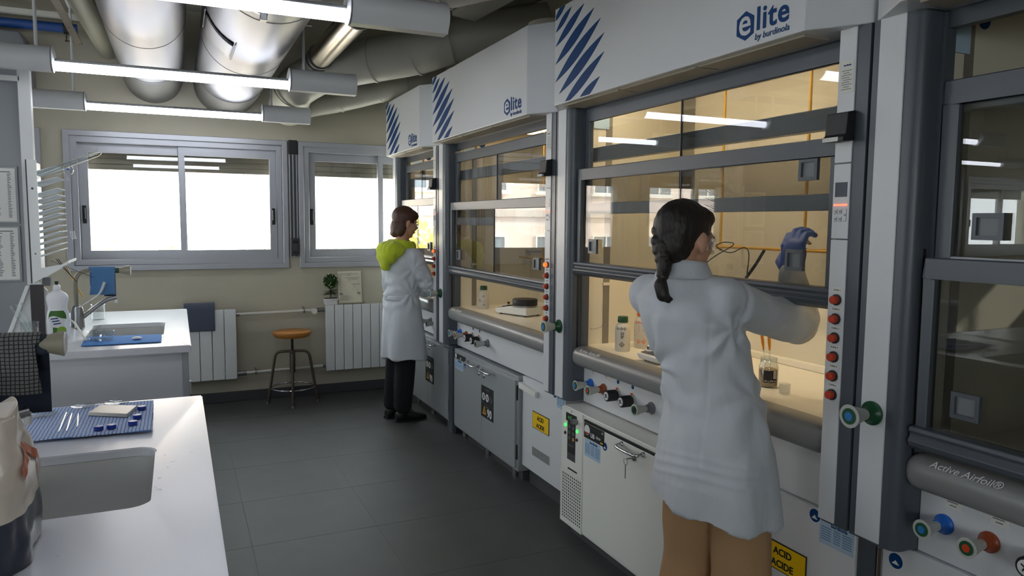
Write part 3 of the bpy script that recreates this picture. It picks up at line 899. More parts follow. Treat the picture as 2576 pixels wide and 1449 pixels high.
    # green safety valve on the left pillar
    valve(h, XP - 0.001, yl - 0.063, 1.030, 'flange_green', 'disc_blue', scale=1.25, name='safety_valve')
    # --- fascia with chamfered ends
    yl2, yr2 = yl - 0.153, yr + 0.148
    fa = MB().prism([(1.76, yl - 0.004), (XF, yl2), (XF, yr2), (1.76, yr + 0.004), (1.86, yr + 0.004), (1.86, yl - 0.004)], ZF0, ZF1, 'xy').build('fascia', 'hood_white', h, bevel=0.004)
    n_un = 3 if yl - yr > 1.5 else 2
    for k in range(n_un):
        a = yl2 - 0.03 - k * (yl2 - yr2 - 0.04) / n_un
        b = a - (yl2 - yr2 - 0.04) / n_un + 0.02
        MB().box(XF + 0.03, b, ZF0 - 0.006, 1.79, a, ZF0 + 0.002).build('fascia_grille', 'under_beige', h, bevel=0.003, seg=1)
    # printed blue slashes
    for k, ((u0, v0), (u1, v1), w) in enumerate(SLASH):
        pol = lens(u0, v0, u1, v1, w)
        pol = clip_poly(pol, lambda p: p.x - 0.008)
        pol = clip_poly(pol, lambda p: p.y - 0.005)
        pol = clip_poly(pol, lambda p: (ZF1 - ZF0 - 0.004) - p.y)
        if len(pol) > 2:
            m = MB()
            m.prism([(yl2 - p.x, ZF0 + p.y) for p in pol], XF - 0.0012, XF + 0.001, 'yz')
            m.build('printed_slash', 'logo_blue', fa)
    # logo at the right end: hexagon with a white e, then lite, then by burdinola
    u0 = (yl2 - yr2) - 1.535 + 1.252
    def U(u): return yl2 - (u0 + u)
    hx = [(0.040, 0.115), (0.077, 0.093), (0.077, 0.040), (0.040, 0.024), (0.0, 0.046), (0.0, 0.096)]
    MB().prism([(U(a), ZF0 + b) for a, b in hx], XF - 0.0012, XF + 0.001, 'yz').build('logo_hexagon', 'logo_blue', fa)
    text('logo_letter', 'e', 0.122, (XF - 0.0016, U(0.008), ZF0 + 0.042), HR, HU, 'hood_white', fa, bold=0.0012, extr=0.0004)
    text('logo_word', 'lite', 0.098, (XF - 0.0014, U(0.086), ZF0 + 0.046), HR, HU, 'logo_blue', fa, bold=0.0020, extr=0.0005, space=1.10)
    text('logo_subline', 'by burdinola', 0.0285, (XF - 0.0014, U(0.082), ZF0 + 0.016), HR, HU, 'logo_blue', fa, bold=0.0, shear=0.18, extr=0.0005)
    # --- header and upper sash
    MB().box(1.83, ol + 0.03, 2.06, 1.86, orr - 0.03, ZF0 + 0.04).build('header_rail', 'hood_grey_dark', h)
    MB().box(1.865, ir, 1.85, 1.905, il, 1.918).build('cross_beam', 'rail_light', h, bevel=0.003)
    MB().box(1.82, ol + 0.02, zw, 1.86, ol - 0.012, 2.10).build('sash_track', 'hood_grey', h)
    MB().box(1.82, orr - 0.02, zw, 1.86, orr + 0.012, 2.10).build('sash_track', 'hood_grey', h)
    MB().box(1.86, il - 0.004, zw, 1.885, il + 0.01, 2.1).build('side_jamb', 'hood_grey', h)
    def sash(name, x0, x1, zt, zb, rail_t, rail_b, st, panes, grip):
        yy0, yy1 = orr + 0.005, ol - 0.014
        m = MB()
        m.box(x0, yy0, zt - rail_t, x1, yy1, zt)
        m.box(x0, yy0, zb, x0 + (x1 - x0), yy0 + st, zt - rail_t)
        m.box(x0, yy1 - st, zb, x1, yy1, zt - rail_t)
        s_ = m.build(name, 'hood_grey', h, bevel=0.003, seg=1)
        if not grip: MB().box(x0, yy0 + st, zb, x1, yy1 - st, zb + rail_b).build('bottom_rail', 'rail_light', s_, bevel=0.003, seg=1)
        if grip:
            prof = [(x1, zb), (x0 + 0.004, zb), (x0 - 0.014, zb + 0.012), (x0 - 0.020, zb + 0.026), (x0 - 0.012, zb + 0.038), (x0 - 0.012, zb + 0.046), (x0 - 0.018, zb + 0.052), (x0 - 0.014, zb + 0.064), (x0 + 0.004, zb + 0.066), (x1, zb + 0.066)]
            MB().prism(prof, yy0 - 0.004, yy1 + 0.006, 'xz').build('grip_rail', 'hood_grey', s_, bevel=0.002, seg=1)
        ym = split if (split and grip) else (yy0 + yy1) / 2
        zb2 = zb + (0.06 if grip else rail_b)
        x_a, x_b = (x0 + x1) / 2 - 0.004, (x0 + x1) / 2 + 0.003
        MB().box(x_a, yy0 + st - 0.004, zb2, x_a + 0.005, ym + 0.035, zt - rail_t + 0.003).build('glass_pane', 'sash_glass', s_)
        MB().box(x_b, ym - 0.035, zb2, x_b + 0.005, yy1 - st + 0.004, zt - rail_t + 0.003).build('glass_pane', 'sash_glass', s_)
        MB().box(x_a - 0.002, ym + 0.034, zb2, x_b, ym + 0.037, zt - rail_t).build('pane_edge', 'hood_grey_dark', s_)
        return s_, ym, yy0 + st, yy1 - st
    sash('upper_sash', 1.822, 1.845, zu, zu - 0.505, 0.062, 0.052, 0.042, 2, False)
    s_, ym, pa, pb = sash('lower_sash', 1.785, 1.812, zs, zs - 0.515, 0.055, 0.0, 0.03, 2, True)
    for py, pz in pulls:
        pull(s_, 1.797, py, pz, 0.074, 0.067)
    # --- airfoil
    pf = []
    for k in range(24):
        a = 2 * PI * k / 24
        ca, sa = math.cos(a), math.sin(a)
        pf.append((1.826 + 0.060 * math.copysign(abs(ca) ** 0.75, ca), 0.892 + 0.050 * math.copysign(abs(sa) ** 0.75, sa)))
    ya_, yb_ = orr - 0.002, ol + 0.004
    rg = []
    for yy, sc in ((yb_, 0.55), (yb_ - 0.006, 0.8), (yb_ - 0.02, 0.95), (yb_ - 0.04, 1.0), (ya_ + 0.04, 1.0), (ya_ + 0.02, 0.95), (ya_ + 0.006, 0.8), (ya_, 0.55)):
        rg.append([(1.826 + (p[0] - 1.826) * sc, yy, 0.892 + (p[1] - 0.892) * sc) for p in pf])
    m = MB(); vs_ = [p for r in rg for p in r]; n = 24
    fs_ = [(i * n + k, i * n + (k + 1) % n, (i + 1) * n + (k + 1) % n, (i + 1) * n + k) for i in range(len(rg) - 1) for k in range(n)]
    fs_ += [tuple(range(n)), tuple(range((len(rg) - 1) * n, len(rg) * n))]
    af = m.add(vs_, fs_).build('airfoil', 'airfoil_grey', h, smooth=0.8)
    nrm = Vector((-0.64, 0, 0.769))
    up = Vector((0.769, 0, 0.64))
    text('airfoil_word', 'Active Airfoil\u00ae', 0.030, Vector((1.7797, yb_ - 0.075, 0.9306)) - up * 0.011 + nrm * 0.0012, HR, up, 'print_white', af, bold=0.0001, shear=0.12, extr=0.0006)
    # --- service panel with valves
    MB().box(1.845, orr, 0.655, 1.87, ol, 0.86).build('service_panel', 'hood_white', h, bevel=0.002, seg=1)
    for kind, off in valves:
        y = yl - off
        if kind == 'blue': valve(h, 1.845, y, 0.757, 'flange_blue', 'disc_blue')
        elif kind == 'rust': valve(h, 1.845, y, 0.757, 'flange_rust', 'button_red')
        elif kind == 'grey': valve(h, 1.845, y, 0.757, 'flange_grey', 'print_black')
        else: gauge(h, 1.845, y, 0.757)
        if kind in ('blue', 'rust'):
            MB().box(1.8435, y - 0.046, 0.806, 1.845, y + 0.0, 0.830).build('valve_tag', 'paper', h)
            m = MB()
            for q in range(2): m.box(1.843, y - 0.034 + 0.004 * q, 0.822 - q * 0.009, 1.8435, y - 0.004 - 0.008 * q, 0.8245 - q * 0.009)
            m.build('tag_print', 'print_grey', h)
        elif kind == 'gauge':
            MB().lathe([(0, 0), (0.010, 0), (0.010, 0.001), (0, 0.001)], (1.845, y + 0.002, 0.818), (-1, 0, 0), 18).build('gas_symbol', 'logo_blue', h)
    # --- interior lamp, stickers, lattice rods
    if lamp_power:
        lm = M('hood_lamp_%.1f' % lamp_power, (255, 240, 210), 0.5, emit=(255, 234, 200, lamp_power))
        ly = (yl + yr) / 2
        if visible_lamp:
            hang = MB().box(2.03, 4.36, 2.165, 2.25, 4.62, 2.20).build('lamp_housing', 'hood_cream', h, bevel=0.003)
            MB().box(2.02, 4.37, 2.158, 2.26, 4.61, 2.166).build('interior_lamp', lm, h)
            for yy in (4.40, 4.58): MB().cyl((2.14, yy, 2.20), (2.14, yy, 2.36), 0.006, n=8).build('lamp_hanger', 'hood_cream', h)
        else:
            for yy in ((ly + 0.46, ly - 0.12) if yl - yr > 1.5 else (ly,)):
                MB().box(1.885, yy - 0.20, 2.262, 1.955, yy + 0.20, 2.275).build('interior_lamp', lm, h)
                MB().box(1.88, yy - 0.21, 2.275, 1.96, yy + 0.21, 2.30).build('lamp_housing', 'hood_cream', h)
    MB().box(1.90, il - 0.006, 2.02, 1.99, il - 0.003, 2.13).build('data_sticker', 'label_blue', h)
    MB().lathe([(0, 0), (0.026, 0), (0.026, 0.001), (0, 0.001)], (2.05, il - 0.001, 2.12), (0, -1, 0), 20).build('round_sticker', 'logo_blue', h)
    # vertical lettering on the left inner pillar side
    text('curtain_word', 'Caresafe Curtain\u00ae', 0.024, (1.838, ol - 0.0005, 1.86), (0, 0, 1), (-1, 0, 0), 'flange_grey', pl, extr=0.0005)
    return h
V5 = [('blue', 0.225), ('rust', 0.345), ('gauge', 0.470), ('gauge', 0.590), ('grey', 0.735)]
H1 = hood(6.383, 5.137, 'farthest and narrowest fume hood, where the woman with the lime hood works', 1.735, 2.03, 24.0, [('grey', 0.95), ('grey', 0.80)], [(6.10, 1.36), (5.46, 1.36)], buttons=4)
H2 = hood(5.133, 3.306, 'dim fume hood in the middle with a magnetic stirrer on its worktop', 1.69, 2.035, 16.0, V5, [(4.80, 1.322), (3.585, 1.326)], split=4.16, visible_lamp=True)
H3 = hood(3.302, 1.466, 'brightly lit fume hood where the near woman works', 1.812, 2.10, 46.0, V5, [(2.992, 1.441), (1.745, 1.439), (1.704, 1.722)], lit_first=False, split=2.31)
H4 = hood(1.462, -0.380, 'dark unlit fume hood at the right edge of the photo', 1.468, 1.925, 0.0, V5, [(1.165, 1.098), (0.15, 1.098)], lit_first=False)
pull(H4, 1.832, 1.16, 1.55, 0.078, 0.067)
# ------------------------------------------------------------------ cabinets under the hoods
def bow_handle(par, x, y0, y1, z, r=0.0055):
    d = 0.045
    MB().tube(bend([(x, y0, z), (x - d, y0, z - 0.004), (x - d, y1, z - 0.004), (x, y1, z)], 5), r, 10).build('door_handle', 'chrome', par, smooth=0.9, label='chrome bow handle')
    m = MB()
    for y in (y0, y1): m.lathe([(0.0, 0), (0.011, 0), (0.010, 0.008), (0.0, 0.008)], (x, y, z), (-1, 0, 0), 16)
    m.build('handle_foot', 'chrome', par, smooth=0.6)
def flame_label(par, x, y0, y1, z0, z1):
    """black fire-rating label: three pictograms, warning triangle and 90"""
    MB().box(x - 0.0012, y1, z0, x, y0, z1).build('fire_rating_label', 'print_black', par)
    w = y0 - y1; hh = z1 - z0
    xs = x - 0.0014
    for k in range(3):
        c = (xs, y0 - w * (0.2 + 0.3 * k), z0 + hh * 0.66)
        MB().lathe([(0, 0), (w * 0.125, 0), (w * 0.125, 0.0006), (0, 0.0006)], c, (-1, 0, 0), 18).build('pictogram', 'print_white' if k < 2 else 'display_grey', par)
        if k < 2:
            MB().bar((xs - 0.001, c[1] - 0.006, c[2] - 0.012), (xs - 0.001, c[1] + 0.006, c[2] + 0.012), 0.0006, 0.012).build('pictogram_mark', 'print_black', par)
    tc = y0 - w * 0.27
    MB().prism([(tc - 0.028, z0 + hh * 0.10), (tc + 0.028, z0 + hh * 0.10), (tc, z0 + hh * 0.38)], xs - 0.0006, xs, 'yz').build('warning_triangle', 'sign_amber', par)
    MB().prism([(tc - 0.008, z0 + hh * 0.13), (tc + 0.008, z0 + hh * 0.13), (tc + 0.003, z0 + hh * 0.29), (tc - 0.004, z0 + hh * 0.24)], xs - 0.0012, xs - 0.0006, 'yz').build('flame_mark', 'print_black', par)
    text('rating_number', '90', hh * 0.36, (xs, y0 - w * 0.50, z0 + hh * 0.07), HR, HU, 'print_white', par, bold=0.0022)
    m = MB()
    for k in range(2): m.box(xs - 0.0006, y0 - w * 0.35, z1 - 0.022 - k * 0.115 * hh / 0.21, xs, y1 + w * 0.35, z1 - 0.017 - k * 0.115 * hh / 0.21)
    m.box(xs - 0.0006, y0 - 0.004, z0 + hh * 0.44, xs, y1 + 0.004, z0 + hh * 0.445)
    m.build('label_print', 'print_grey', par)
def data_sticker(par, x, y0, y1, z0, z1, rnd=None):
    MB().box(x - 0.001, y1, z0, x, y0, z1).build('data_sticker', 'label_blue', par)
    w, hh = y0 - y1, z1 - z0
    m = MB()
    for k in range(6):
        zz = z1 - hh * (0.30 + 0.10 * k)
        for a, b in ((0.05, 0.35), (0.42, 0.62), (0.68, 0.95)):
            m.box(x - 0.0015, y0 - w * b, zz, x - 0.001, y0 - w * a, zz + hh * 0.035)
    m.build('sticker_print', 'print_blue', par)
    text('sticker_brand', 'burdinola', w * 0.125, (x - 0.0012, y0 - w * 0.34, z1 - hh * 0.18), HR, HU, 'logo_blue', par, bold=0.0002)
    if rnd:
        y, z, r = rnd
        MB().lathe([(0, 0), (r, 0), (r, 0.0008), (0, 0.0008)], (x, y, z), (-1, 0, 0), 24).build('round_seal', 'print_white', par)
        MB().lathe([(0, 0), (r * 0.88, 0), (r * 0.88, 0.0006), (0, 0.0006)], (x - 0.0009, y, z), (-1, 0, 0), 24).build('seal_disc', 'logo_blue', par)
        MB().prism([(y - r * 0.5, z - r * 0.45), (y + r * 0.5, z - r * 0.45), (y, z + r * 0.1)], x - 0.0022, x - 0.0015, 'yz').build('seal_mark', 'print_white', par)

def two_door(y0, y1, label, lab_y, zt=0.640):
    X = 1.80
    c = thing('safety_cabinet', label, 'cabinet', (X + 0.25, (y0 + y1) / 2, 0), 'grey safety cabinets')
    MB().box(X + 0.012, y1, 0.066, 2.35, y0, zt).build('body', 'cabinet_grey', c, bevel=0.003, seg=1)
    MB().box(X + 0.06, y1 + 0.03, 0.0, 2.32, y0 - 0.03, 0.066).build('plinth', 'baseboard', c)
    ym = (y0 + y1) / 2
    d1 = MB().box(X, ym + 0.0015, 0.085, X + 0.018, y0 - 0.022, zt - 0.022).build('door', 'cabinet_grey', c, bevel=0.002, seg=1)
    d2_ = MB().box(X, y1 + 0.022, 0.085, X + 0.018, ym - 0.0015, zt - 0.022).build('door', 'cabinet_grey', c, bevel=0.002, seg=1)
    bow_handle(d1, X, ym + 0.235, ym + 0.045, 0.598)
    bow_handle(d2_, X, ym - 0.03, ym - 0.215, 0.598)
    for d, yy in ((d1, ym + 0.045), (d2_, ym - 0.045)):
        MB().lathe([(0, 0), (0.012, 0), (0.012, 0.004), (0.008, 0.006), (0, 0.006)], (X, yy, 0.548), (-1, 0, 0), 18).build('lock', 'chrome', d, smooth=0.6)
    for yy in (y0 - 0.010, y1 + 0.010):
        for zz in (0.14, 0.50):
            MB().box(X + 0.004, yy - 0.006, zz, X + 0.014, yy + 0.006, zz + 0.09).build('hinge', 'black_plastic', c, bevel=0.002, seg=1)
    flame_label(d2_, X, lab_y, lab_y - 0.205, 0.278, 0.486)
    for k in range(3):
        yy = y0 - 0.12 - k * (y0 - y1 - 0.24) / 2
        MB().cyl((X + 0.05, yy, 0.0), (X + 0.05, yy, 0.066), 0.016, n=12).build('foot', 'chrome', c, smooth=True)
    return c, d1
c2, d1 = two_door(4.945, 3.85, 'grey two door safety cabinet under the middle fume hood', 4.40)
MB().box(1.7985, 4.690, 0.578, 1.80, 4.915, 0.614).build('type_label', 'print_black', d1)
MB().lathe([(0, 0), (0.017, 0), (0.017, 0.0008), (0, 0.0008)], (1.7983, 4.880, 0.597), (-1, 0, 0), 20).build('test_seal', 'print_white', d1)
text('type_word', 'UB', 0.02, (1.7982, 4.80, 0.583), HR, HU, 'print_white', d1)
data_sticker(d1, 1.80, 4.90, 4.74, 0.505, 0.57, (4.705, 0.552, 0.02))
c1, d1b = two_door(6.05, 5.04, 'grey safety cabinet under the farthest fume hood, behind the woman', 5.59)
MB().box(1.80, 4.960, 0.0, 1.83, 5.035, 0.655).build('filler_strip', 'hood_grey', label='grey upright filler strip between the two grey cabinets', cat='filler panel')

# cooled cabinet (ivory) under the bright hood
XC = 1.72
fr = thing('cooled_cabinet', 'ivory cooled safety cabinet with digital display under the bright hood', 'cabinet', (XC + 0.3, 2.6, 0))
fy0, fy1, fys = 3.148, 2.055, 2.935
MB().box(XC + 0.010, fy1, 0.060, 2.32, fy0, 0.648).build('body', 'fridge_ivory', fr, bevel=0.004)
MB().box(XC + 0.05, fy1 + 0.03, 0.0, 2.30, fy0 - 0.03, 0.060).build('plinth', 'baseboard', fr)
lp = MB().box(XC, fys + 0.006, 0.335, XC + 0.014, fy0 - 0.004, 0.645).build('control_door', 'fridge_ivory', fr, bevel=0.002, seg=1)
# perforated grille below: panel with real round holes
def perforated(y0, y1, z0, z1, ny, nz, x, rad):
    m = MB()
    cy_, cz = (y0 - y1) / ny, (z1 - z0) / nz
    k = 8
    for i in range(ny):
        for j in range(nz):
            yc, zc = y0 - (i + 0.5) * cy_, z0 + (j + 0.5) * cz
            sq = [(1, 0), (1, 1), (0, 1), (-1, 1), (-1, 0), (-1, -1), (0, -1), (1, -1)]
            o = [(x, yc + a * cy_ / 2, zc + b * cz / 2) for a, b in sq]
            c = [(x, yc + rad * math.cos(q * PI / 4), zc + rad * math.sin(q * PI / 4)) for q in range(8)]
            m.add(o + c, [(q, (q + 1) % 8, 8 + (q + 1) % 8, 8 + q) for q in range(8)])
    return m
perforated(fy0 - 0.014, fys + 0.012, 0.085, 0.318, 10, 15, XC + 0.002, 0.0052).build('vent_grille', 'fridge_ivory', fr)
MB().box(XC + 0.005, fys + 0.008, 0.08, XC + 0.009, fy0 - 0.01, 0.322).build('grille_back', 'black_plastic', fr)
gm = MB()
gm.box(XC, fys + 0.004, 0.062, XC + 0.012, fys + 0.012, 0.335).box(XC, fy0 - 0.014, 0.062, XC + 0.012, fy0, 0.335).box(XC, fys + 0.012, 0.062, XC + 0.012, fy0 - 0.014, 0.085).box(XC, fys + 0.012, 0.318, XC + 0.012, fy0 - 0.014, 0.335)
gm.build('grille_frame', 'fridge_ivory', fr)
MB().box(XC - 0.001, 2.985, 0.346, XC + 0.001, 3.075, 0.354).build('vent_slit', 'black_plastic', fr)
MB().box(XC - 0.0015, 3.005, 0.430, XC, 3.082, 0.585).build('display_panel', 'print_black', lp)
MB().box(XC - 0.002, 2.995, 0.585, XC, 3.098, 0.625).build('display_window', 'print_black', lp)
text('display_digits', '4.5\u00b0', 0.024, (XC - 0.0022, 3.078, 0.596), HR, HU, M('digit_green', (60, 110, 70), 0.5, emit=(70, 200, 90, 0.25)), lp)
MB().box(XC - 0.0015, 3.005, 0.395, XC, 3.082, 0.430).build('display_foot', 'display_grey', lp)
for k in range(3):
    for q in range(2):
        MB().lathe([(0.004, 0), (0.009, 0), (0.009, 0.0006), (0.004, 0.0006)], (XC - 0.0016, 3.063 - q * 0.038, 0.560 - k * 0.028), (-1, 0, 0), 12).build('key_symbol', 'print_grey' if k < 2 or q == 0 else 'sign_amber', lp)
text('panel_brand', 'asecos', 0.018, (XC - 0.0018, 3.070, 0.465), HR, HU, 'print_grey', lp)
for yy, zz, mm in ((3.104, 0.560, 'led_green'), (2.988, 0.555, 'led_green'), (3.104, 0.520, 'led_dark'), (2.988, 0.513, 'led_dark')):
    MB().ell((XC - 0.002, yy, zz), (0.006, 0.0075, 0.0085), 12, 8).build('indicator_light', mm, lp, smooth='all')
MB().lathe([(0, 0), (0.013, 0), (0.013, 0.012), (0.0, 0.014)], (XC - 0.001, 2.995, 0.602), (-1, 0, 0), 16).bar((XC - 0.02, 3.012, 0.602), (XC - 0.02, 2.985, 0.602), 0.012, 0.02).build('turn_lock', 'steel_rough', lp, smooth=0.6)
MB().ell((XC - 0.001, 3.045, 0.637), (0.003, 0.005, 0.004), 10, 6).build('screw', 'steel_rough', lp)
door = MB().box(XC, fy1 + 0.004, 0.078, XC + 0.014, fys - 0.006, 0.618).build('door', 'fridge_ivory', fr, bevel=0.002, seg=1)
MB().box(XC + 0.002, fy1 + 0.004, 0.618, XC + 0.011, fys - 0.006, 0.630).build('door_gap', 'black_plastic', fr)
MB().box(XC - 0.0015, 2.745, 0.578, XC, 2.922, 0.618).build('type_label', 'print_black', door)
MB().box(XC - 0.0015, 2.745, 0.548, XC, 2.922, 0.578).build('type_label', 'print_black', door)
MB().lathe([(0, 0), (0.024, 0), (0.024, 0.0008), (0, 0.0008)], (XC - 0.0016, 2.893, 0.588), (-1, 0, 0), 24).build('test_seal', 'print_white', door)
MB().prism([(2.893 - 0.021, 0.577), (2.893 + 0.021, 0.577), (2.893 + 0.012, 0.567), (2.893 - 0.012, 0.567)], XC - 0.003, XC - 0.0024, 'yz').build('seal_red', 'flange_rust', door)
text('type_word', 'UB', 0.028, (XC - 0.0018, 2.862, 0.562), HR, HU, 'print_white', door, bold=0.0008)
text('type_script', 'time', 0.022, (XC - 0.0018, 2.815, 0.568), HR, HU, 'print_white', door, shear=0.2)
text('type_mark', 'CE', 0.012, (XC - 0.0018, 2.765, 0.602), HR, HU, 'print_white', door)
MB().box(XC - 0.0022, 2.752, 0.556, XC - 0.0015, 2.776, 0.562).build('amber_mark', 'sign_amber', door)
data_sticker(door, XC, 2.916, 2.775, 0.462, 0.545, (2.738, 0.553, 0.021))
bow_handle(door, XC, 2.600, 2.440, 0.605, 0.007)
MB().lathe([(0, 0), (0.014, 0), (0.014, 0.006), (0, 0.007)], (XC, 2.505, 0.572), (-1, 0, 0), 18).build('lock', 'steel_rough', door, smooth=0.6)
key = MB().bar((XC - 0.005, 2.505, 0.572), (XC - 0.035, 2.51, 0.570), 0.010, 0.003)
key.build('key', 'steel_rough', door)
ring = [Vector((XC - 0.038, 2.515 + 0.014 * math.cos(a), 0.557 + 0.014 * math.sin(a))) for a in [i * PI / 8 for i in range(17)]]
MB().tube(ring, 0.0013, 6).bar((XC - 0.038, 2.515, 0.545), (XC - 0.038, 2.515, 0.485), 0.004, 0.002, (0, 1, 0)).build('key_ring', 'steel_rough', door)

# white panels with ACID signs
def acid_panel(y0, y1, label, z0, sgy, sgz, sw, sh, x=1.832):
    p = thing('acid_cabinet', label, 'cabinet', (x + 0.2, (y0 + y1) / 2, 0), 'white acid cabinets')
    MB().box(x, y1, z0, 2.33, y0, 0.652).build('body', 'hood_white', p, bevel=0.002, seg=1)
    MB().box(x + 0.05, y1, 0.0, 2.30, y0, z0).build('plinth', 'baseboard', p)
    s = MB().box(x - 0.003, sgy - sw, sgz - sh, x, sgy, sgz).build('acid_sign', 'print_black', p, bevel=0.0008, seg=1)
    MB().box(x - 0.0036, sgy - sw + 0.004, sgz - sh + 0.004, x - 0.002, sgy - 0.004, sgz - 0.004).build('sign_face', 'sign_yellow', s)
    text('sign_word', 'ACID', 0.034, (x - 0.004, sgy - sw / 2, sgz - sh * 0.43), HR, HU, 'print_black', s, align='CENTER', bold=0.0008)
    text('sign_word', 'ACIDE', 0.034, (x - 0.004, sgy - sw / 2, sgz - sh * 0.86), HR, HU, 'print_black', s, align='CENTER', bold=0.0008)
    return p
pA = acid_panel(3.835, 3.312, 'white acid cabinet with yellow sign between the grey and ivory cabinets', 0.115, 3.695, 0.478, 0.205, 0.098)
# folded paper flap pocket and round-hole vent on it
MB().prism([(3.86 - 0.02, 0.58), (3.63, 0.57), (3.62, 0.60), (3.84, 0.615)], 1.808, 1.831, 'yz').build('folded_flap', 'paper', pA)
vb_ = MB().box(1.8305, 3.48, 0.215, 1.832, 3.70, 0.268).build('vent_plate', 'knob_grey', pA)
vm = MB()
for i in range(22):
    for j in range(7):
        vm.box(1.8298, 3.487 + i * 0.0096, 0.219 + j * 0.0068, 1.8306, 3.4935 + i * 0.0096, 0.2235 + j * 0.0068)
vm.build('vent_holes', 'print_grey', pA, kind='stuff')
data_sticker(pA, 1.832, 3.405, 3.318, 0.565, 0.650, (3.43, 0.63, 0.022))
pB = acid_panel(2.045, 1.500, 'white acid cabinet with yellow sign at the bottom behind the near woman', 0.115, 1.883, 0.476, 0.205, 0.098)
data_sticker(pB, 1.832, 1.634, 1.505, 0.548, 0.625, (1.655, 0.625, 0.024))
MB().box(1.84, 1.435, 0.0, 1.88, 1.496, 0.652).build('filler_strip', 'hood_grey', label='grey upright filler strip at the bottom right', cat='filler panel')
pC = thing('base_cabinet', 'white base cabinet with round seal under the dark hood', 'cabinet', (2.1, 0.5, 0))
MB().box(1.832, -0.35, 0.115, 2.33, 1.425, 0.652).build('body', 'hood_white', pC, bevel=0.002, seg=1)
MB().box(1.88, -0.35, 0.0, 2.30, 1.425, 0.115).build('plinth', 'baseboard', pC)
MB().lathe([(0, 0), (0.025, 0), (0.025, 0.0008), (0, 0.0008)], (1.832, 1.363, 0.602), (-1, 0, 0), 24).build('round_seal', 'print_white', pC)
MB().lathe([(0, 0), (0.022, 0), (0.022, 0.0006), (0, 0.0006)], (1.8311, 1.363, 0.602), (-1, 0, 0), 24).build('seal_disc', 'logo_blue', pC)
MB().prism([(1.351, 0.592), (1.375, 0.592), (1.363, 0.604)], 1.8298, 1.8304, 'yz').build('seal_mark', 'print_white', pC)
MB().box(1.826, 1.405, 0.50, 1.832, 1.418, 0.62).build('hinge', 'steel_rough', pC, bevel=0.001, seg=1)

# ------------------------------------------------------------------ radiators with pipes
def radiator(x0, n, pitch, z0, z1, label):
    r = thing('radiator', label, 'radiator', (x0 + n * pitch / 2, YB - 0.08, z0), 'white section radiators')
    first = None
    for k in range(n):
        xa = x0 + k * pitch
        if first is None:
            m = MB()
            m.box(xa + 0.002, YB - 0.125, z0, xa + pitch - 0.002, YB - 0.108, z1)
            m.box(xa + 0.030, YB - 0.110, z0 + 0.02, xa + pitch - 0.030, YB - 0.045, z1 - 0.02)
            m.box(xa + 0.010, YB - 0.060, z0 + 0.02, xa + pitch - 0.010, YB - 0.045, z1 - 0.02)
            m.prism([(YB - 0.115, z1 - 0.001), (YB - 0.045, z1 - 0.018), (YB - 0.045, z1 - 0.03), (YB - 0.115, z1 - 0.02)], xa + 0.006, xa + pitch - 0.006, 'yz')
            first = m.build('section', 'radiator_white', r, bevel=0.006)
        else:
            copy_part(first, r, (k * pitch, 0, 0))
    MB().cyl((x0 + 0.01, YB - 0.08, z0 + 0.05), (x0 + n * pitch - 0.01, YB - 0.08, z0 + 0.05), 0.02, n=12).build('lower_manifold', 'radiator_white', r, smooth=True)
    MB().cyl((x0 + 0.01, YB - 0.08, z1 - 0.05), (x0 + n * pitch - 0.01, YB - 0.08, z1 - 0.05), 0.02, n=12).build('upper_manifold', 'radiator_white', r, smooth=True)
    MB().box(x0 + 0.04, YB - 0.05, z1 - 0.12, x0 + 0.07, YB - 0.004, z1 - 0.08).box(x0 + n * pitch - 0.07, YB - 0.05, z1 - 0.12, x0 + n * pitch - 0.04, YB - 0.004, z1 - 0.08).build('wall_bracket', 'steel_rough', r)
    return r
ZR = 0.0
radiator(-0.425, 9, 0.0955, 0.215, 0.808, 'white sectional radiator with towel behind the far sink bench')
radiator(1.172, 8, 0.0805, 0.225, 0.812, 'white sectional radiator under the plant, right of the stool')
pp = thing('heating_pipe', 'white heating pipe along the wall with thermostat head, upper of two', 'pipe', (0.8, YB - 0.07, 0.75))
MB().cyl((0.43, YB - 0.08, 0.758), (1.175, YB - 0.08, 0.770), 0.0125, n=14).build('pipe_body', 'pipe_white', pp, smooth=True)
MB().cyl((1.075, YB - 0.145, 0.764), (1.075, YB - 0.085, 0.764), 0.024, n=22).build('thermostat_head', 'pipe_white', pp, smooth=0.6)
MB().cyl((1.105, YB - 0.08, 0.768), (1.17, YB - 0.08, 0.770), 0.018, n=12).build('valve_body', 'steel_rough', pp, smooth=0.6)
MB().cyl((0.436, YB - 0.08, 0.758), (0.462, YB - 0.08, 0.758), 0.018, n=10).build('coupling', 'steel_rough', pp, smooth=0.6)
MB().lathe([(0.012, -0.006), (0.020, -0.006), (0.020, 0.006), (0.012, 0.006)], (0.995, YB - 0.08, 0.767), (1, 0, 0), 14).box(0.99, YB - 0.08, 0.785, 1.0, YB, 0.792).build('pipe_clip', 'steel_rough', pp)
pq = thing('heating_pipe', 'white heating pipe low on the wall behind the stool', 'pipe', (0.8, YB - 0.07, 0.24))
MB().cyl((0.43, YB - 0.08, 0.250), (1.175, YB - 0.08, 0.268), 0.0125, n=14).build('pipe_body', 'pipe_white', pq, smooth=True)
MB().cyl((0.437, YB - 0.08, 0.250), (0.51, YB - 0.08, 0.252), 0.020, n=10).build('valve_body', 'steel_rough', pq, smooth=0.6)
MB().lathe([(0.012, -0.006), (0.020, -0.006), (0.020, 0.006), (0.012, 0.006)], (0.585, YB - 0.08, 0.254), (1, 0, 0), 14).box(0.58, YB - 0.08, 0.272, 0.59, YB, 0.279).build('pipe_clip', 'steel_rough', pq)
MB().cyl((1.15, YB - 0.08, 0.267), (1.174, YB - 0.08, 0.268), 0.018, n=10).build('coupling', 'steel_rough', pq, smooth=0.6)

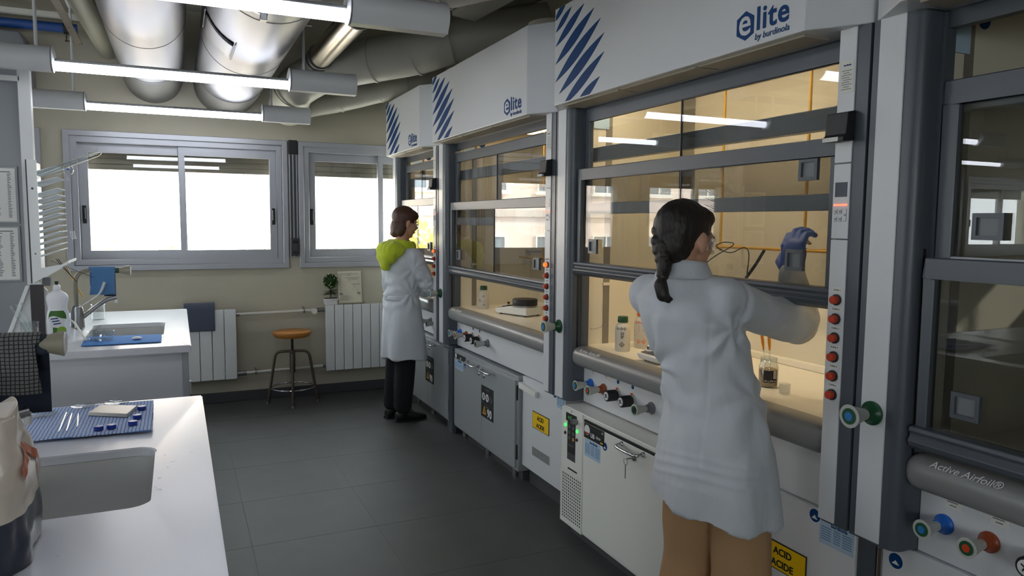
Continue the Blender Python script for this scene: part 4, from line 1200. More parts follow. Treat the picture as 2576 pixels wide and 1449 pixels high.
# towel over the left radiator
def drape(name, mat, label, cat, a, b, r, front, back, nrm, wave=0.006, nu=30, nv=40, thick=0.004, seed=0, sag=0.0, group=None):
    """cloth hung over a horizontal bar from a to b; nrm points to the front"""
    a = Vector(a); b = Vector(b); nrm = Vector(nrm).normalized(); up = Vector((0, 0, 1))
    L = front + PI * r + back
    def fn(u, v):
        s = v * L
        base = a.lerp(b, u)
        wob = noise.noise(Vector((u * 3 + seed, s * 3, seed))) * wave
        if s < front:
            d = front - s
            p = base + nrm * (r + wob * min(1, d * 12)) - up * d
            p += (b - a).normalized() * (noise.noise(Vector((s * 4, seed + 5, u))) * wave * 1.4)
        elif s < front + PI * r:
            th = (s - front) / r
            p = base + nrm * (r * math.cos(th)) + up * (r * math.sin(th))
        else:
            d = s - front - PI * r
            p = base - nrm * (r + wob * min(1, d * 12)) - up * d
        p -= up * sag * math.sin(PI * u)
        return p
    m = MB().grid(fn, nu, nv)
    return m.build(name, mat, smooth='all', thick=thick, label=label, cat=cat, group=group)
drape('hand_towel', 'cloth_slate', 'slate blue towel hung over the left radiator', 'towel', (0.035, YB - 0.085, 0.816), (0.268, YB - 0.085, 0.816), 0.050, 0.180, 0.12, (0, -1, 0), thick=0.006, seed=3)

# ------------------------------------------------------------------ stool
st = thing('lab_stool', 'round wooden swivel stool with brown steel legs by the radiator', 'stool', (0.865, 6.36, 0))
sx, sy = 0.865, 6.36
MB().lathe([(0.0, 0.572), (0.135, 0.572), (0.150, 0.585), (0.160, 0.607), (0.157, 0.618), (0.140, 0.622), (0.0, 0.622)], (sx, sy, 0), (0, 0, 1), 48).build('seat', 'wood_seat', st, smooth=0.7)
MB().cyl((sx, sy, 0.44), (sx, sy, 0.573), 0.011, n=14).build('spindle', 'black_plastic', st, smooth=True)
MB().cyl((sx, sy, 0.265), (sx, sy, 0.455), 0.024, n=20).build('centre_tube', 'stool_steel', st, smooth=0.7)
for k in range(4):
    a = math.radians(k * 90 - 98)
    dx, dy = math.cos(a), math.sin(a)
    pts = [(sx + dx * 0.02, sy + dy * 0.02, 0.448), (sx + dx * 0.13, sy + dy * 0.13, 0.442), (sx + dx * 0.205, sy + dy * 0.205, 0.012)]
    pts = [(sx + dx * 0.02, sy + dy * 0.02, 0.448)] + bend([(sx + dx * 0.02, sy + dy * 0.02, 0.448), (sx + dx * 0.135, sy + dy * 0.135, 0.445), (sx + dx * 0.155, sy + dy * 0.155, 0.32)], 8)[1:] + [(sx + dx * 0.205, sy + dy * 0.205, 0.0)]
    lg = MB().tube(pts, 0.0115, 12).build('leg', 'stool_steel', st, smooth=0.8)
    MB().cyl((sx + dx * 0.206, sy + dy * 0.206, 0.0), (sx + dx * 0.203, sy + dy * 0.203, 0.02), 0.013, n=12).build('glide', 'steel_rough', lg, smooth=True)
ringp = [(sx + 0.178 * math.cos(i * PI / 20), sy + 0.178 * math.sin(i * PI / 20), 0.14) for i in range(41)]
MB().tube(ringp, 0.007, 8, caps=False).build('foot_ring', 'chrome', st, smooth=True)

# ------------------------------------------------------------------ potted plant and paper on the radiator
pl_ = thing('potted_plant', 'small ball shaped green plant with cream flowers in a white pot', 'plant', (1.224, YB - 0.09, 0.814))
px_, py_ = 1.226, YB - 0.085
MB().rings([((px_, py_, 0.814), (0.056, 0, 0), (0, 0.036, 0)), ((px_, py_, 0.855), (0.062, 0, 0), (0, 0.04, 0)), ((px_, py_, 0.857), (0.067, 0, 0), (0, 0.044, 0)), ((px_, py_, 0.868), (0.067, 0, 0), (0, 0.044, 0))], 32, 7).build('pot', 'pot_white', pl_, smooth=0.5)
MB().rings([((px_, py_, 0.866), (0.060, 0, 0), (0, 0.036, 0)), ((px_, py_, 0.870), (0.058, 0, 0), (0, 0.034, 0))], 24, 6).build('soil', 'soil', pl_)
MB().tube([(px_, py_, 0.865), (px_ + 0.004, py_, 0.93), (px_, py_, 1.0)], 0.005, 8).build('stem', 'bark', pl_, smooth=True)
rnd = random.Random(11)
def leaf_fan(m, p, d, L, w):
    d = d.normalized(); sd = d.cross(Vector((rnd.random() - .5, rnd.random() - .5, 1))).normalized()
    m.add([p, p + d * L * .5 + sd * w, p + d * L + Vector((0, 0, -L * .2)), p + d * L * .5 - sd * w], [(0, 1, 2, 3)])
lm_ = MB()
for i in range(1500):
    d = Vector((rnd.gauss(0, 1), rnd.gauss(0, 1), rnd.gauss(0, 1))).normalized()
    p = Vector((px_, py_, 1.022)) + d * 0.058 * (0.6 + 0.4 * rnd.random())
    leaf_fan(lm_, p, d + Vector((rnd.gauss(0, .6), rnd.gauss(0, .6), rnd.gauss(0, .6))), 0.016, 0.0045)
lm_.build('leaf_ball', 'leaf_green', pl_, fix=False)
for i in range(26):
    a = i * 2.4; q = rnd.random()
    d = Vector((math.cos(a), math.sin(a), 0.15 + 0.7 * q - 0.2))
    m = MB(); p = Vector((px_, py_, 0.895 + 0.03 * rnd.random())); d.normalize(); L = 0.07 + 0.025 * rnd.random()
    sd = d.cross(Vector((0, 0, 1))).normalized() * 0.011
    m.add([p, p + d * L * .45 + sd, p + d * L * .45 + V(0, 0, 0.003), p + d * L * .45 - sd, p + d * L - V(0, 0, 0.012)], [(0, 1, 2), (0, 2, 3), (1, 4, 2), (2, 4, 3)])
    m.build('leaf', 'leaf_dark', pl_, fix=False)
for i in range(26):
    d = Vector((rnd.gauss(0, 1), -abs(rnd.gauss(0, 1)), rnd.gauss(0, 1))).normalized()
    MB().ell(Vector((px_, py_, 1.022)) + d * 0.064, 0.0042, 8, 6).build('flower', 'flower_cream', pl_)
ps = thing('wall_paper_sheet', 'creased printed sheet leaning on the wall beside the plant', 'paper', (1.40, YB - 0.05, 0.814))
sheet = lambda u, v: Vector((1.298 + 0.212 * u, YB - 0.075 + 0.05 * v + 0.004 * math.sin(u * 7 + v * 4), 0.815 + 0.285 * v + 0.004 * u))
MB().grid(sheet, 16, 20).build('sheet', 'paper_cream', ps, smooth='all', thick=0.001)
m = MB()
for k in range(30):
    if k in (4, 11, 20): continue
    v = 0.93 - k * 0.029
    if k in (5, 12, 21, 22, 23):
        a, b = 0.06, 0.94
    else:
        a, b = 0.08, 0.4 + 0.5 * rnd.random()
    p0, p1 = sheet(a, v) - V(0, 0.002, 0), sheet(b, v) - V(0, 0.002, 0)
    hh = 0.005 if k in (21, 22, 23) else (0.003 if k in (5, 12) else 0.002)
    m.quad(p0, p1, p1 + V(0, 0, hh), p0 + V(0, 0, hh))
m.build('printed_lines', 'print_grey', ps, fix=False)
# ------------------------------------------------------------------ sink benches
def woven(name, c_line, c_cell, cell, duty=0.22, axes=('X', 'Z'), rough=0.95, c_line2=None, bump=0.5):
    m = bpy.data.materials.new(name); m.use_nodes = True
    nt = m.node_tree; b = nt.nodes['Principled BSDF']; b.inputs['Roughness'].default_value = rough
    tc = nt.nodes.new('ShaderNodeTexCoord')
    nz = nt.nodes.new('ShaderNodeTexNoise'); nz.inputs['Scale'].default_value = 28
    nt.links.new(tc.outputs['Object'], nz.inputs['Vector'])
    mix = nt.nodes.new('ShaderNodeVectorMath'); mix.operation = 'MULTIPLY_ADD'
    nt.links.new(nz.outputs['Color'], mix.inputs[0]); mix.inputs[1].default_value = (cell * 0.5,) * 3
    nt.links.new(tc.outputs['Object'], mix.inputs[2])
    sp_ = nt.nodes.new('ShaderNodeSeparateXYZ'); nt.links.new(mix.outputs[0], sp_.inputs[0])
    ms = []
    for ax in axes:
        d = nt.nodes.new('ShaderNodeMath'); d.operation = 'DIVIDE'; nt.links.new(sp_.outputs[ax], d.inputs[0]); d.inputs[1].default_value = cell
        f = nt.nodes.new('ShaderNodeMath'); f.operation = 'FRACT'; nt.links.new(d.outputs[0], f.inputs[0])
        l = nt.nodes.new('ShaderNodeMath'); l.operation = 'LESS_THAN'; nt.links.new(f.outputs[0], l.inputs[0]); l.inputs[1].default_value = duty
        ms.append(l)
    mxm = nt.nodes.new('ShaderNodeMath'); mxm.operation = 'MAXIMUM'
    nt.links.new(ms[0].outputs[0], mxm.inputs[0]); nt.links.new(ms[1].outputs[0], mxm.inputs[1])
    cm = nt.nodes.new('ShaderNodeMix'); cm.data_type = 'RGBA'
    nt.links.new(mxm.outputs[0], cm.inputs['Factor'])
    cm.inputs['A'].default_value = tuple(lin(v) for v in c_cell) + (1,)
    cm.inputs['B'].default_value = tuple(lin(v) for v in c_line) + (1,)
    nt.links.new(cm.outputs['Result'], b.inputs['Base Color'])
    bm_ = nt.nodes.new('ShaderNodeBump'); bm_.inputs['Strength'].default_value = bump; bm_.inputs['Distance'].default_value = 0.002; bm_.invert = True
    nt.links.new(mxm.outputs[0], bm_.inputs['Height']); nt.links.new(bm_.outputs['Normal'], b.inputs['Normal'])
    MATS[name] = m
woven('waffle_grey', (34, 37, 44), (108, 107, 103), 0.0098)
woven('waffle_blue', (104, 138, 200), (206, 216, 232), 0.0105, 0.30, ('X', 'Y'))

def sink_top(par, x0, y0, x1, y1, sx0, sy0, sx1, sy1, zt, th, drop=0.010, rad=0.05):
    """worktop slab with a sink cut-out; the top falls slightly towards the sink"""
    inner = []
    k = 6
    for cx_, cy_, a0 in ((sx1 - rad, sy1 - rad, 0), (sx0 + rad, sy1 - rad, 90), (sx0 + rad, sy0 + rad, 180), (sx1 - rad, sy0 + rad, 270)):
        for i in range(k + 1):
            a = math.radians(a0 + 90 * i / k)
            inner.append((cx_ + rad * math.cos(a), cy_ + rad * math.sin(a)))
    outer = []
    for i, (a, b) in enumerate(inner):
        q = i // (k + 1); j = i % (k + 1)
        cor = [(x1, y1), (x0, y1), (x0, y0), (x1, y0)][q]
        outer.append(cor if True else None)
    m = MB(); n = len(inner)
    vs_ = [(a, b, zt) for a, b in outer] + [(a, b, zt - drop) for a, b in inner] + [(a, b, zt - th) for a, b in inner] + [(a, b, zt - th) for a, b in outer]
    fs_ = []
    for i in range(n):
        j = (i + 1) % n
        for l in range(3):
            fs_.append((l * n + i, l * n + j, (l + 1) * n + j, (l + 1) * n + i))
        fs_.append((3 * n + i, 3 * n + j, j, i))
    m.add(vs_, fs_)
    me_bm = m.mesh('worktop', WORLD[par.name])
    bm = bmesh.new(); bm.from_mesh(me_bm)
    bmesh.ops.remove_doubles(bm, verts=bm.verts, dist=1e-5)
    es = [e for e in bm.edges if len(e.link_faces) == 2 and e.calc_face_angle(0) > 0.9]
    bmesh.ops.bevel(bm, geom=es, offset=0.004, segments=2, affect='EDGES', clamp_overlap=True)
    bmesh.ops.recalc_face_normals(bm, faces=bm.faces)
    bm.to_mesh(me_bm); bm.free()
    return put('worktop', me_bm, 'worktop_white', par, WORLD[par.name])
def basin(par, sx0, sy0, sx1, sy1, zt, zb, rad=0.05):
    def loop(g, z, r):
        out = []
        for cx_, cy_, a0 in ((sx1 + g - r, sy1 + g - r, 0), (sx0 - g + r, sy1 + g - r, 90), (sx0 - g + r, sy0 - g + r, 180), (sx1 + g - r, sy0 - g + r, 270)):
            for i in range(7):
                a = math.radians(a0 + 15 * i)
                out.append((cx_ + r * math.cos(a), cy_ + r * math.sin(a), z))
        return out
    L = [loop(0.02, zt, rad), loop(0.004, zt - 0.001, rad), loop(0.004, zb + 0.03, rad), loop(-0.02, zb + 0.005, rad * 0.8), loop(-0.04, zb, rad * 0.7)]
    n = 28
    m = MB(); vs_ = [p for l in L for p in l]
    fs_ = [(i * n + k, i * n + (k + 1) % n, (i + 1) * n + (k + 1) % n, (i + 1) * n + k) for i in range(len(L) - 1) for k in range(n)]
    fs_.append(tuple(range((len(L) - 1) * n, len(L) * n)))
    m.add(vs_, fs_)
    s_ = m.build('sink_basin', 'sink_grey', par, smooth=0.6, thick=0.004)
    MB().lathe([(0.0, 0.003), (0.03, 0.003), (0.036, 0.0), (0.036, -0.002)], ((sx0 + sx1) / 2, (sy0 + sy1) / 2, zb + 0.002), (0, 0, 1), 20).build('drain', 'chrome', s_, smooth=True)
def bench(label, x1, y0, y1, sx0, sy0, sx1, sy1):
    b = thing('sink_bench', label, 'bench', (-1.0, (y0 + y1) / 2, 0), 'white sink benches')
    zt = 0.90
    xs = sx0 - 0.12
    sink_top(b, xs, y0, x1, y1, sx0, sy0, sx1, sy1, zt, 0.038)
    MB().box(-2.6, y0, zt - 0.038, xs, y1, zt).build('worktop_extension', 'worktop_white', b, bevel=0.003)
    basin(b, sx0, sy0, sx1, sy1, zt - 0.036, 0.64)
    # hollow body made of panels
    MB().box(-2.6, y0 + 0.045, 0.06, x1 - 0.045, y0 + 0.065, zt - 0.04).build('side_panel', 'bench_panel', b)
    MB().box(-2.6, y1 - 0.065, 0.06, x1 - 0.045, y1 - 0.045, zt - 0.04).build('side_panel', 'bench_panel', b)
    MB().box(x1 - 0.050, y0 + 0.066, 0.06, x1 - 0.030, y1 - 0.066, zt - 0.04).build('end_panel', 'bench_panel', b)
    MB().box(x1 - 0.044, y0 + 0.040, 0.0, x1 - 0.014, y0 + 0.066, zt - 0.04).build('corner_post', 'window_alu', b, bevel=0.002, seg=1)
    MB().box(x1 - 0.018, y0 + 0.046, 0.63, x1 - 0.004, y0 + 0.075, 0.70).build('socket_box', 'knob_grey', b, bevel=0.002, seg=1)
    MB().box(-2.5, y0 + 0.09, 0.0, x1 - 0.07, y1 - 0.09, 0.06).build('plinth', 'baseboard', b)
    return b
bench('white sink bench nearest the camera with blue waffle cloth', 0.069, 1.16, 2.917, -0.62, 1.845, -0.074, 2.335)
bench('white sink bench farther back by the radiator', 0.052, 4.125, 5.850, -0.485, 4.625, -0.085, 5.20)

# ------------------------------------------------------------------ taps (same kind on both benches)
FX, FY = -0.565, 5.10
def faucet(dy, label):
    y = FY + dy
    f = thing('laboratory_tap', label, 'tap', (FX, y, 0.90), 'laboratory taps')
    MB().rings([((FX, y, 0.90), (0.032, 0, 0), (0, 0.032, 0)), ((FX, y, 1.00), (0.030, 0, 0), (0, 0.030, 0)), ((FX, y, 1.03), (0.020, 0, 0), (0, 0.020, 0))], 28, 4).build('base_block', 'flange_grey', f, smooth=0.6)
    MB().tube(bend([(FX, y, 1.02), (FX, y, 1.243), (-0.335, y, 1.236)], 10), 0.0135, 16).build('swan_neck', 'faucet_beige', f, smooth=0.9)
    MB().cyl((-0.350, y, 1.2365), (-0.328, y, 1.236), 0.017, n=18).build('green_ring', 'cap_darkgreen', f, smooth=0.6)
    MB().lathe([(0.0, 0), (0.016, 0), (0.019, 0.01), (0.031, 0.055), (0.033, 0.062), (0.0, 0.062)], (-0.330, y, 1.236), (1, 0, -0.03), 24).build('cone_handle', 'faucet_beige', f, smooth=0.6)
    MB().lathe([(0.0, 0), (0.029, 0.0), (0.027, 0.004), (0.0, 0.005)], (-0.268, y, 1.2342), (1, 0, -0.03), 24).build('end_disc', 'print_white', f, smooth=0.6)
    # mixer with rising spout and paddle lever
    MB().lathe([(0.028, 0), (0.026, 0.05), (0.024, 0.11), (0.018, 0.125), (0, 0.128)], (FX + 0.02, y - 0.06, 0.90), (0, 0, 1), 22).build('mixer_body', 'steel_rough', f, smooth=0.7)
    MB().tube(bend([(FX + 0.02, y - 0.06, 0.945), (-0.47, y - 0.05, 1.01), (-0.40, y - 0.04, 1.062), (-0.345, y - 0.03, 1.072)], 6), [0.014] * 30 if False else 0.0125, 14).build('spout', 'steel_rough', f, smooth=0.9)
    MB().cyl((-0.350, y - 0.03, 1.070), (-0.350, y - 0.03, 1.040), 0.009, n=14).build('spout_tip', 'print_white', f, smooth=0.7)
    pts = bend([(FX + 0.02, y - 0.06, 1.02), (-0.50, y - 0.06, 1.05), (-0.43, y - 0.06, 1.10), (-0.405, y - 0.06, 1.17)], 6)
    rs = [0.006 + 0.012 * max(0, (i / (len(pts) - 1)) - 0.35) / 0.65 for i in range(len(pts))]
    MB().tube(pts, rs, 12, flat=0.45, upv=(0, 1, 0)).build('paddle_lever', 'lamp_white', f, smooth=0.9)
    return f
faucet(0.0, 'beige swan neck tap with mixer on the far bench')
faucet(-2.95, 'beige swan neck tap with cone end on the near bench under the towel')
drape('wash_cloth', 'cloth_blue', 'blue cloth hung over the tap on the far bench', 'cloth', (-0.490, FY, 1.241), (-0.352, FY, 1.239), 0.0205, 0.150, 0.10, (0, -1, 0), wave=0.02, seed=8)
drape('wash_cloth', 'cloth_navy', 'dark cloth hanging behind the blue cloth on the tap', 'cloth', (-0.415, FY, 1.243), (-0.352, FY, 1.241), 0.0155, 0.02, 0.165, (0, -1, 0), wave=0.01, seed=18)
drape('waffle_towel', 'waffle_grey', 'grey checked towel hung over the near tap', 'towel', (-0.52, FY - 2.95, 1.246), (-0.318, FY - 2.95, 1.2415), 0.0225, 0.128, 0.10, (0, -1, 0), wave=0.012, seed=4, thick=0.005)
drape('dark_towel', 'cloth_navy', 'navy towel under the checked towel on the near tap', 'towel', (-0.50, FY - 2.95, 1.246), (-0.305, FY - 2.95, 1.2415), 0.016, 0.03, 0.185, (0, -1, 0), wave=0.012, seed=14, thick=0.005)

# ------------------------------------------------------------------ things on the near bench
ZB = 0.9015
def flat_cloth(name, mat, label, quad, z, amp, seed, nu=50, nv=40, thick=0.003):
    a, b, c, d = [Vector(q + (z,)) for q in quad]
    def fn(u, v):
        p = a.lerp(b, u).lerp(d.lerp(c, u), v)
        e = min(u, 1 - u, v, 1 - v)
        wv = noise.noise(Vector((u * 6 + seed, v * 6, seed)))
        p = p + Vector((noise.noise(Vector((v * 9, seed, 0))) * 0.004, noise.noise(Vector((u * 9, seed, 3))) * 0.004, abs(wv) * amp))
        return p
    return MB().grid(fn, nu, nv).build(name, mat, smooth='all', thick=thick, label=label, cat='cloth')
flat_cloth('waffle_cloth', 'waffle_blue', 'blue and white waffle cloth spread on the near bench', ((-0.455, 2.490), (-0.086, 2.470), (-0.093, 2.885), (-0.47, 2.895)), ZB, 0.002, 2)
ZC1 = ZB + 0.004
tl = MB().prism([(-0.282, 2.722), (-0.165, 2.650), (-0.140, 2.763), (-0.256, 2.820)], ZC1, ZC1 + 0.012, 'xy')
tl.build('ceramic_tile', 'tile_ceramic', bevel=0.002, label='pale ceramic tile on the blue waffle cloth', cat='tile')
capm = None
for (cx_, cy_), lb in zip(((-0.125, 2.742), (-0.134, 2.625), (-0.143, 2.547), (-0.201, 2.528), (-0.235, 2.523)),
                          ('blue screw cap at the far right corner of the tile', 'blue screw cap, second down the right side of the cloth', 'blue screw cap at the lower right of the cloth', 'blue screw cap in front of the tile, right of its neighbour', 'blue screw cap in front of the tile, leftmost of the five')):
    c = MB().lathe([(0.0, 0.0), (0.0125, 0.0), (0.0135, 0.001), (0.0135, 0.011), (0.012, 0.0125), (0.0, 0.0125)], (cx_, cy_, ZC1), (0, 0, 1), 24).build('screw_cap', 'cap_blue', smooth=0.6, label=lb, cat='cap', group='blue screw caps')
for a, b, lb in (((-0.342, 2.545), (-0.350, 2.772), 'thin glass pipette lying on the waffle cloth, left one'), ((-0.322, 2.548), (-0.332, 2.749), 'thin glass pipette lying on the waffle cloth, middle one'), ((-0.298, 2.585), (-0.312, 2.735), 'short glass pipette lying on the waffle cloth, right one')):
    MB().tube([V(a[0], a[1], ZC1 + 0.004), V(a[0], a[1], ZC1 + 0.004).lerp(V(b[0], b[1], ZC1 + 0.004), 0.45), V(b[0], b[1], ZC1 + 0.004)], [0.0028, 0.0036, 0.0036], 10).build('glass_pipette', 'lab_glass', smooth=0.9, label=lb, cat='pipette', group='glass pipettes')
for (cx_, cy_, r), lb in zip(((-0.308, 2.845, 0.035), (-0.205, 2.855, 0.038), (-0.420, 2.77, 0.045)), ('clear watch glass at the back of the waffle cloth, left of the tile', 'clear watch glass at the back of the waffle cloth, behind the tile', 'clear glass dish at the left end of the waffle cloth')):
    MB().lathe([(0.0, 0.0), (r * 0.6, 0.001), (r, 0.008), (r + 0.001, 0.009), (r * 0.6, 0.003), (0.0, 0.002)], (cx_, cy_, ZC1), (0, 0, 1), 32).build('watch_glass', 'lab_glass', smooth=True, label=lb, cat='watch glass', group='watch glasses')
wd = MB()
rnd = random.Random(5)
for cx_, cy_, r in ((-0.028, 2.145, 0.006), (-0.058, 2.021, 0.005), (-0.06, 1.936, 0.006), (0.02, 2.201, 0.004), (-0.048, 2.218, 0.003), (-0.04, 2.10, 0.003), (-0.065, 1.955, 0.003), (-0.053, 1.93, 0.003), (-0.15, 2.42, 0.006), (-0.23, 1.62, 0.004)):
    zz = 0.9005 if cx_ < -0.1 and cy_ > 2.4 else 0.893 + 0.007 * min(1, max(0, (cx_ + 0.074) / 0.143))
    wd.ell((cx_, cy_, zz), (r, r * 0.7, 0.0018), 12, 6)
wd.build('water_drops', 'lab_glass', smooth='all', label='scattered water drops on the near bench beside the sink', cat='water', kind='stuff')

# plastic bag on the near bench
bag = thing('plastic_bag', 'creased plastic bag with orange arrow print on the near bench', 'bag', (-0.38, 1.66, 0.895))
def bag_pt(u, v, off=0.0):
    a = 2 * PI * u
    zz = 0.897 + 0.288 * v
    w = 0.105 * (1 - 0.20 * max(0, v - 0.65) / 0.35 ) * (0.97 + 0.05 * math.sin(v * 5))
    d = 0.150 * (1 - 0.62 * max(0, v - 0.55) / 0.45)
    ca, sa = math.cos(a), math.sin(a)
    x = -0.378 + (w + off) * math.copysign(abs(ca) ** 0.55, ca)
    y = 1.675 + (d + off) * math.copysign(abs(sa) ** 0.55, sa)
    n1 = noise.noise(Vector((x * 14, y * 14, zz * 11))) * 0.010 + noise.noise(Vector((x * 40, y * 40, zz * 30))) * 0.004
    return Vector((x + n1 * ca, y + n1 * sa, zz + (0.012 * math.sin(a * 3) if v > 0.95 else 0)))
MB().grid(lambda u, v: bag_pt(u, 0.355 + 0.645 * v), 96, 60, True).build('clear_upper', 'bag_film', bag, smooth='all')
MB().grid(lambda u, v: bag_pt(u, 0.355 * v), 96, 36, True).build('navy_lower', 'bag_navy', bag, smooth='all')
m = MB().add([bag_pt(i / 96, 1.0) for i in range(96)], [tuple(range(96))]); m.build('folded_top', 'bag_film', bag, smooth='all')
# arrow printed on the +X face (u around 0), pointing up
m = MB()
def bag_face(dy, v):
    u = math.asin(min(1.0, abs(dy) / 0.150) ** (1 / 0.55)) / (2 * PI)
    return bag_pt((u if dy > 0 else -u) % 1.0, v, 0.004)
def band(c0, c1, w):
    n = 14
    d = Vector((c1[0] - c0[0], (c1[1] - c0[1]) * 0.288)).normalized()
    nx, nv = -d.y * w / 2, d.x * w / 2 / 0.288
    for i in range(n):
        q = []
        for t, s_ in ((i / n, -1), (i / n, 1), ((i + 1) / n, 1), ((i + 1) / n, -1)):
            q.append(bag_face(c0[0] + (c1[0] - c0[0]) * t + s_ * nx, c0[1] + (c1[1] - c0[1]) * t + s_ * nv))
        m.add(q, [(0, 1, 2, 3)])
band((0.058, 0.40), (0.062, 0.64), 0.020)
band((-0.085, 0.60), (-0.010, 0.735), 0.022)
band((0.068, 0.58), (-0.010, 0.735), 0.022)
m.build('printed_arrow', 'bag_orange', bag, fix=False)

# ------------------------------------------------------------------ reagent shelf spine on the far bench
rs_ = thing('reagent_shelf', 'grey backed reagent shelf with white end post on the far bench', 'shelf', (-1.6, 4.98, 0.90))
MB().box(-2.5, 4.900, 0.902, -0.77, 4.93, 2.30).build('back_panel', 'shelf_grey', rs_)
MB().box(-2.5, 4.86, 2.30, -0.76, 5.10, 2.33).build('top_rail', 'shelf_white', rs_, bevel=0.003)
MB().box(-0.772, 4.86, 0.902, -0.712, 4.92, 2.42).build('end_post', 'shelf_white', rs_, bevel=0.004)
MB().box(-0.772, 5.04, 0.902, -0.742, 5.10, 2.42).build('end_post', 'shelf_white', rs_, bevel=0.004)
MB().box(-0.772, 4.92, 1.15, -0.745, 5.04, 1.90).build('end_panel', 'shelf_white', rs_)
def notice(z0, z1, label, seed):
    f = thing('framed_notice', label, 'notice', (-0.95, 4.89, z0), 'framed notices on the grey shelf panel')
    x1 = -0.796
    MB().box(-1.06, 4.885, z0, x1, 4.899, z1).build('frame', 'shelf_grey', f, bevel=0.002)
    MB().box(-1.05, 4.883, z0 + 0.012, x1 - 0.012, 4.886, z1 - 0.012).build('sheet', 'paper', f)
    m = MB(); r = random.Random(seed)
    for k in range(26):
        zz = z1 - 0.045 - k * 0.0095
        if zz < z0 + 0.02: break
        m.box(-1.03, 4.8822, zz, -0.90 + 0.02 * r.random(), 4.883, zz + 0.004)
        m.box(-0.845, 4.8822, zz, -0.835 + 0.010 * r.random(), 4.883, zz + 0.004)
    m.box(-1.03, 4.8822, z1 - 0.034, -0.83, 4.883, z1 - 0.029)
    m.build('printed_lines', 'print_grey', f)
notice(1.520, 1.838, 'upper framed notice on the grey shelf panel', 1)
notice(1.195, 1.510, 'lower framed notice on the grey shelf panel', 2)

# white drying rack with pegs on the shelf end
dr = thing('drying_rack', 'white peg drying rack on the shelf end above the far sink', 'drying rack', (-0.72, 4.95, 1.18))
MB().box(-0.735, 4.800, 1.245, -0.725, 5.16, 1.872).build('back_plate', 'rack_white', dr)
side = MB().prism([(-0.74, 1.872), (-0.692, 1.872), (-0.692, 1.275), (-0.56, 1.300), (-0.735, 1.190)], 4.797, 4.803, 'xz').build('side_cheek', 'rack_white', dr)
MB().box(-0.744, 4.796, 1.19, -0.738, 4.804, 1.872).build('rubber_edge', 'black_plastic', dr)
MB().cyl((-0.716, 4.796, 1.715), (-0.716, 4.802, 1.715), 0.006, n=14).build('screw', 'black_plastic', dr)
MB().cyl((-0.716, 4.796, 1.355), (-0.716, 4.802, 1.355), 0.004, n=12).build('screw', 'black_plastic', dr)
MB().prism([(-0.735, 1.190), (-0.56, 1.300), (-0.56, 1.315), (-0.735, 1.205)], 4.803, 5.157, 'xz').build('drip_tray', 'rack_white', dr)
MB().box(-0.70, 4.86, 1.17, -0.66, 4.90, 1.215).build('tray_bracket', 'print_grey', dr)
pg = MB().tube([(-0.726, 4.83, 1.80), (-0.60, 4.83, 1.845)], [0.0042, 0.0032], 8).build('peg', 'peg_clear', dr, smooth=0.9)
zrows = [1.80 - i * 0.062 for i in range(3)] + [1.64 - i * 0.0345 for i in range(10)]
for i, zr in enumerate(zrows):
    for j in range(7):
        if i == 0 and j == 0: continue
        copy_part(pg, dr, (0, 0.05 * j, zr - 1.80))
# glassware on the rack
tt = Vector((-0.70, 4.82, 1.785)); td = Vector((0.36, 0.02, 0.165)).normalized()
MB().lathe([(0.017, 0.0), (0.016, 0.01), (0.0155, 0.25), (0.0155, 0.33), (0.012, 0.345), (0.006, 0.352), (0.0, 0.354)], tt, td, 24).build('test_tube', 'lab_glass', smooth=True, thick=0.0012, label='long test tube drying on the top row of the rack', cat='test tube')
fl = thing('round_flask', 'small round glass flask with blue mark hanging on the rack', 'flask', (-0.56, 4.84, 1.78))
MB().ell((-0.545, 4.84, 1.825), 0.026, 24, 16).build('bulb', 'lab_glass', fl, smooth='all')
MB().tube([(-0.565, 4.84, 1.812), (-0.62, 4.84, 1.79)], 0.008, 14).build('neck', 'lab_glass', fl, smooth=0.9)
MB().tube([(-0.56, 4.84, 1.80), (-0.545, 4.835, 1.765)], 0.005, 12).build('side_arm', 'lab_glass', fl, smooth=0.9)
MB().box(-0.552, 4.812, 1.822, -0.538, 4.815, 1.832).build('blue_mark', 'cap_blue', fl)
fn_ = thing('glass_funnel', 'small glass funnel on a low peg of the rack', 'funnel', (-0.56, 4.84, 1.43))
MB().lathe([(0.004, 0), (0.004, 0.10), (0.022, 0.125), (0.024, 0.13), (0.021, 0.125), (0.003, 0.10)], (-0.655, 4.84, 1.435), (0.92, 0, 0.18), 22).build('funnel_body', 'lab_glass', fn_, smooth=True)
for k in range(3):
    MB().lathe([(0.020 + 0.001 * k, -0.0015), (0.0235, -0.0015), (0.0235, 0.0015), (0.020, 0.0015)], Vector((-0.655, 4.84, 1.435)) + Vector((0.92, 0, 0.18)).normalized() * (0.112 + 0.009 * k), (0.92, 0, 0.18), 20).build('rim_ring', 'print_white', fn_, smooth=0.6)
# thin wires and wooden sticks hanging below the rack
for a, b, r, mt, lb in (((-0.632, 4.90, 1.32), (-0.555, 5.0, 1.19), 0.0022, 'cable_black', 'thin black wire hanging below the rack, left one'), ((-0.622, 4.90, 1.32), (-0.545, 5.0, 1.175), 0.0022, 'cable_black', 'thin black wire hanging below the rack, right one'),
                        ((-0.66, 4.9, 1.31), (-0.46, 5.04, 1.20), 0.0012, 'cable_black', 'very thin wire crossing behind the tap'), ((-0.612, 5.14, 1.262), (-0.530, 5.12, 1.075), 0.0045, 'rod_yellow', 'light wooden stick leaning behind the far tap')):
    MB().tube([a, Vector(a).lerp(Vector(b), 0.5) + V(-0.006, 0, 0.004), b], r, 8).build('thin_stick', mt, smooth=0.9, label=lb, cat='stick')

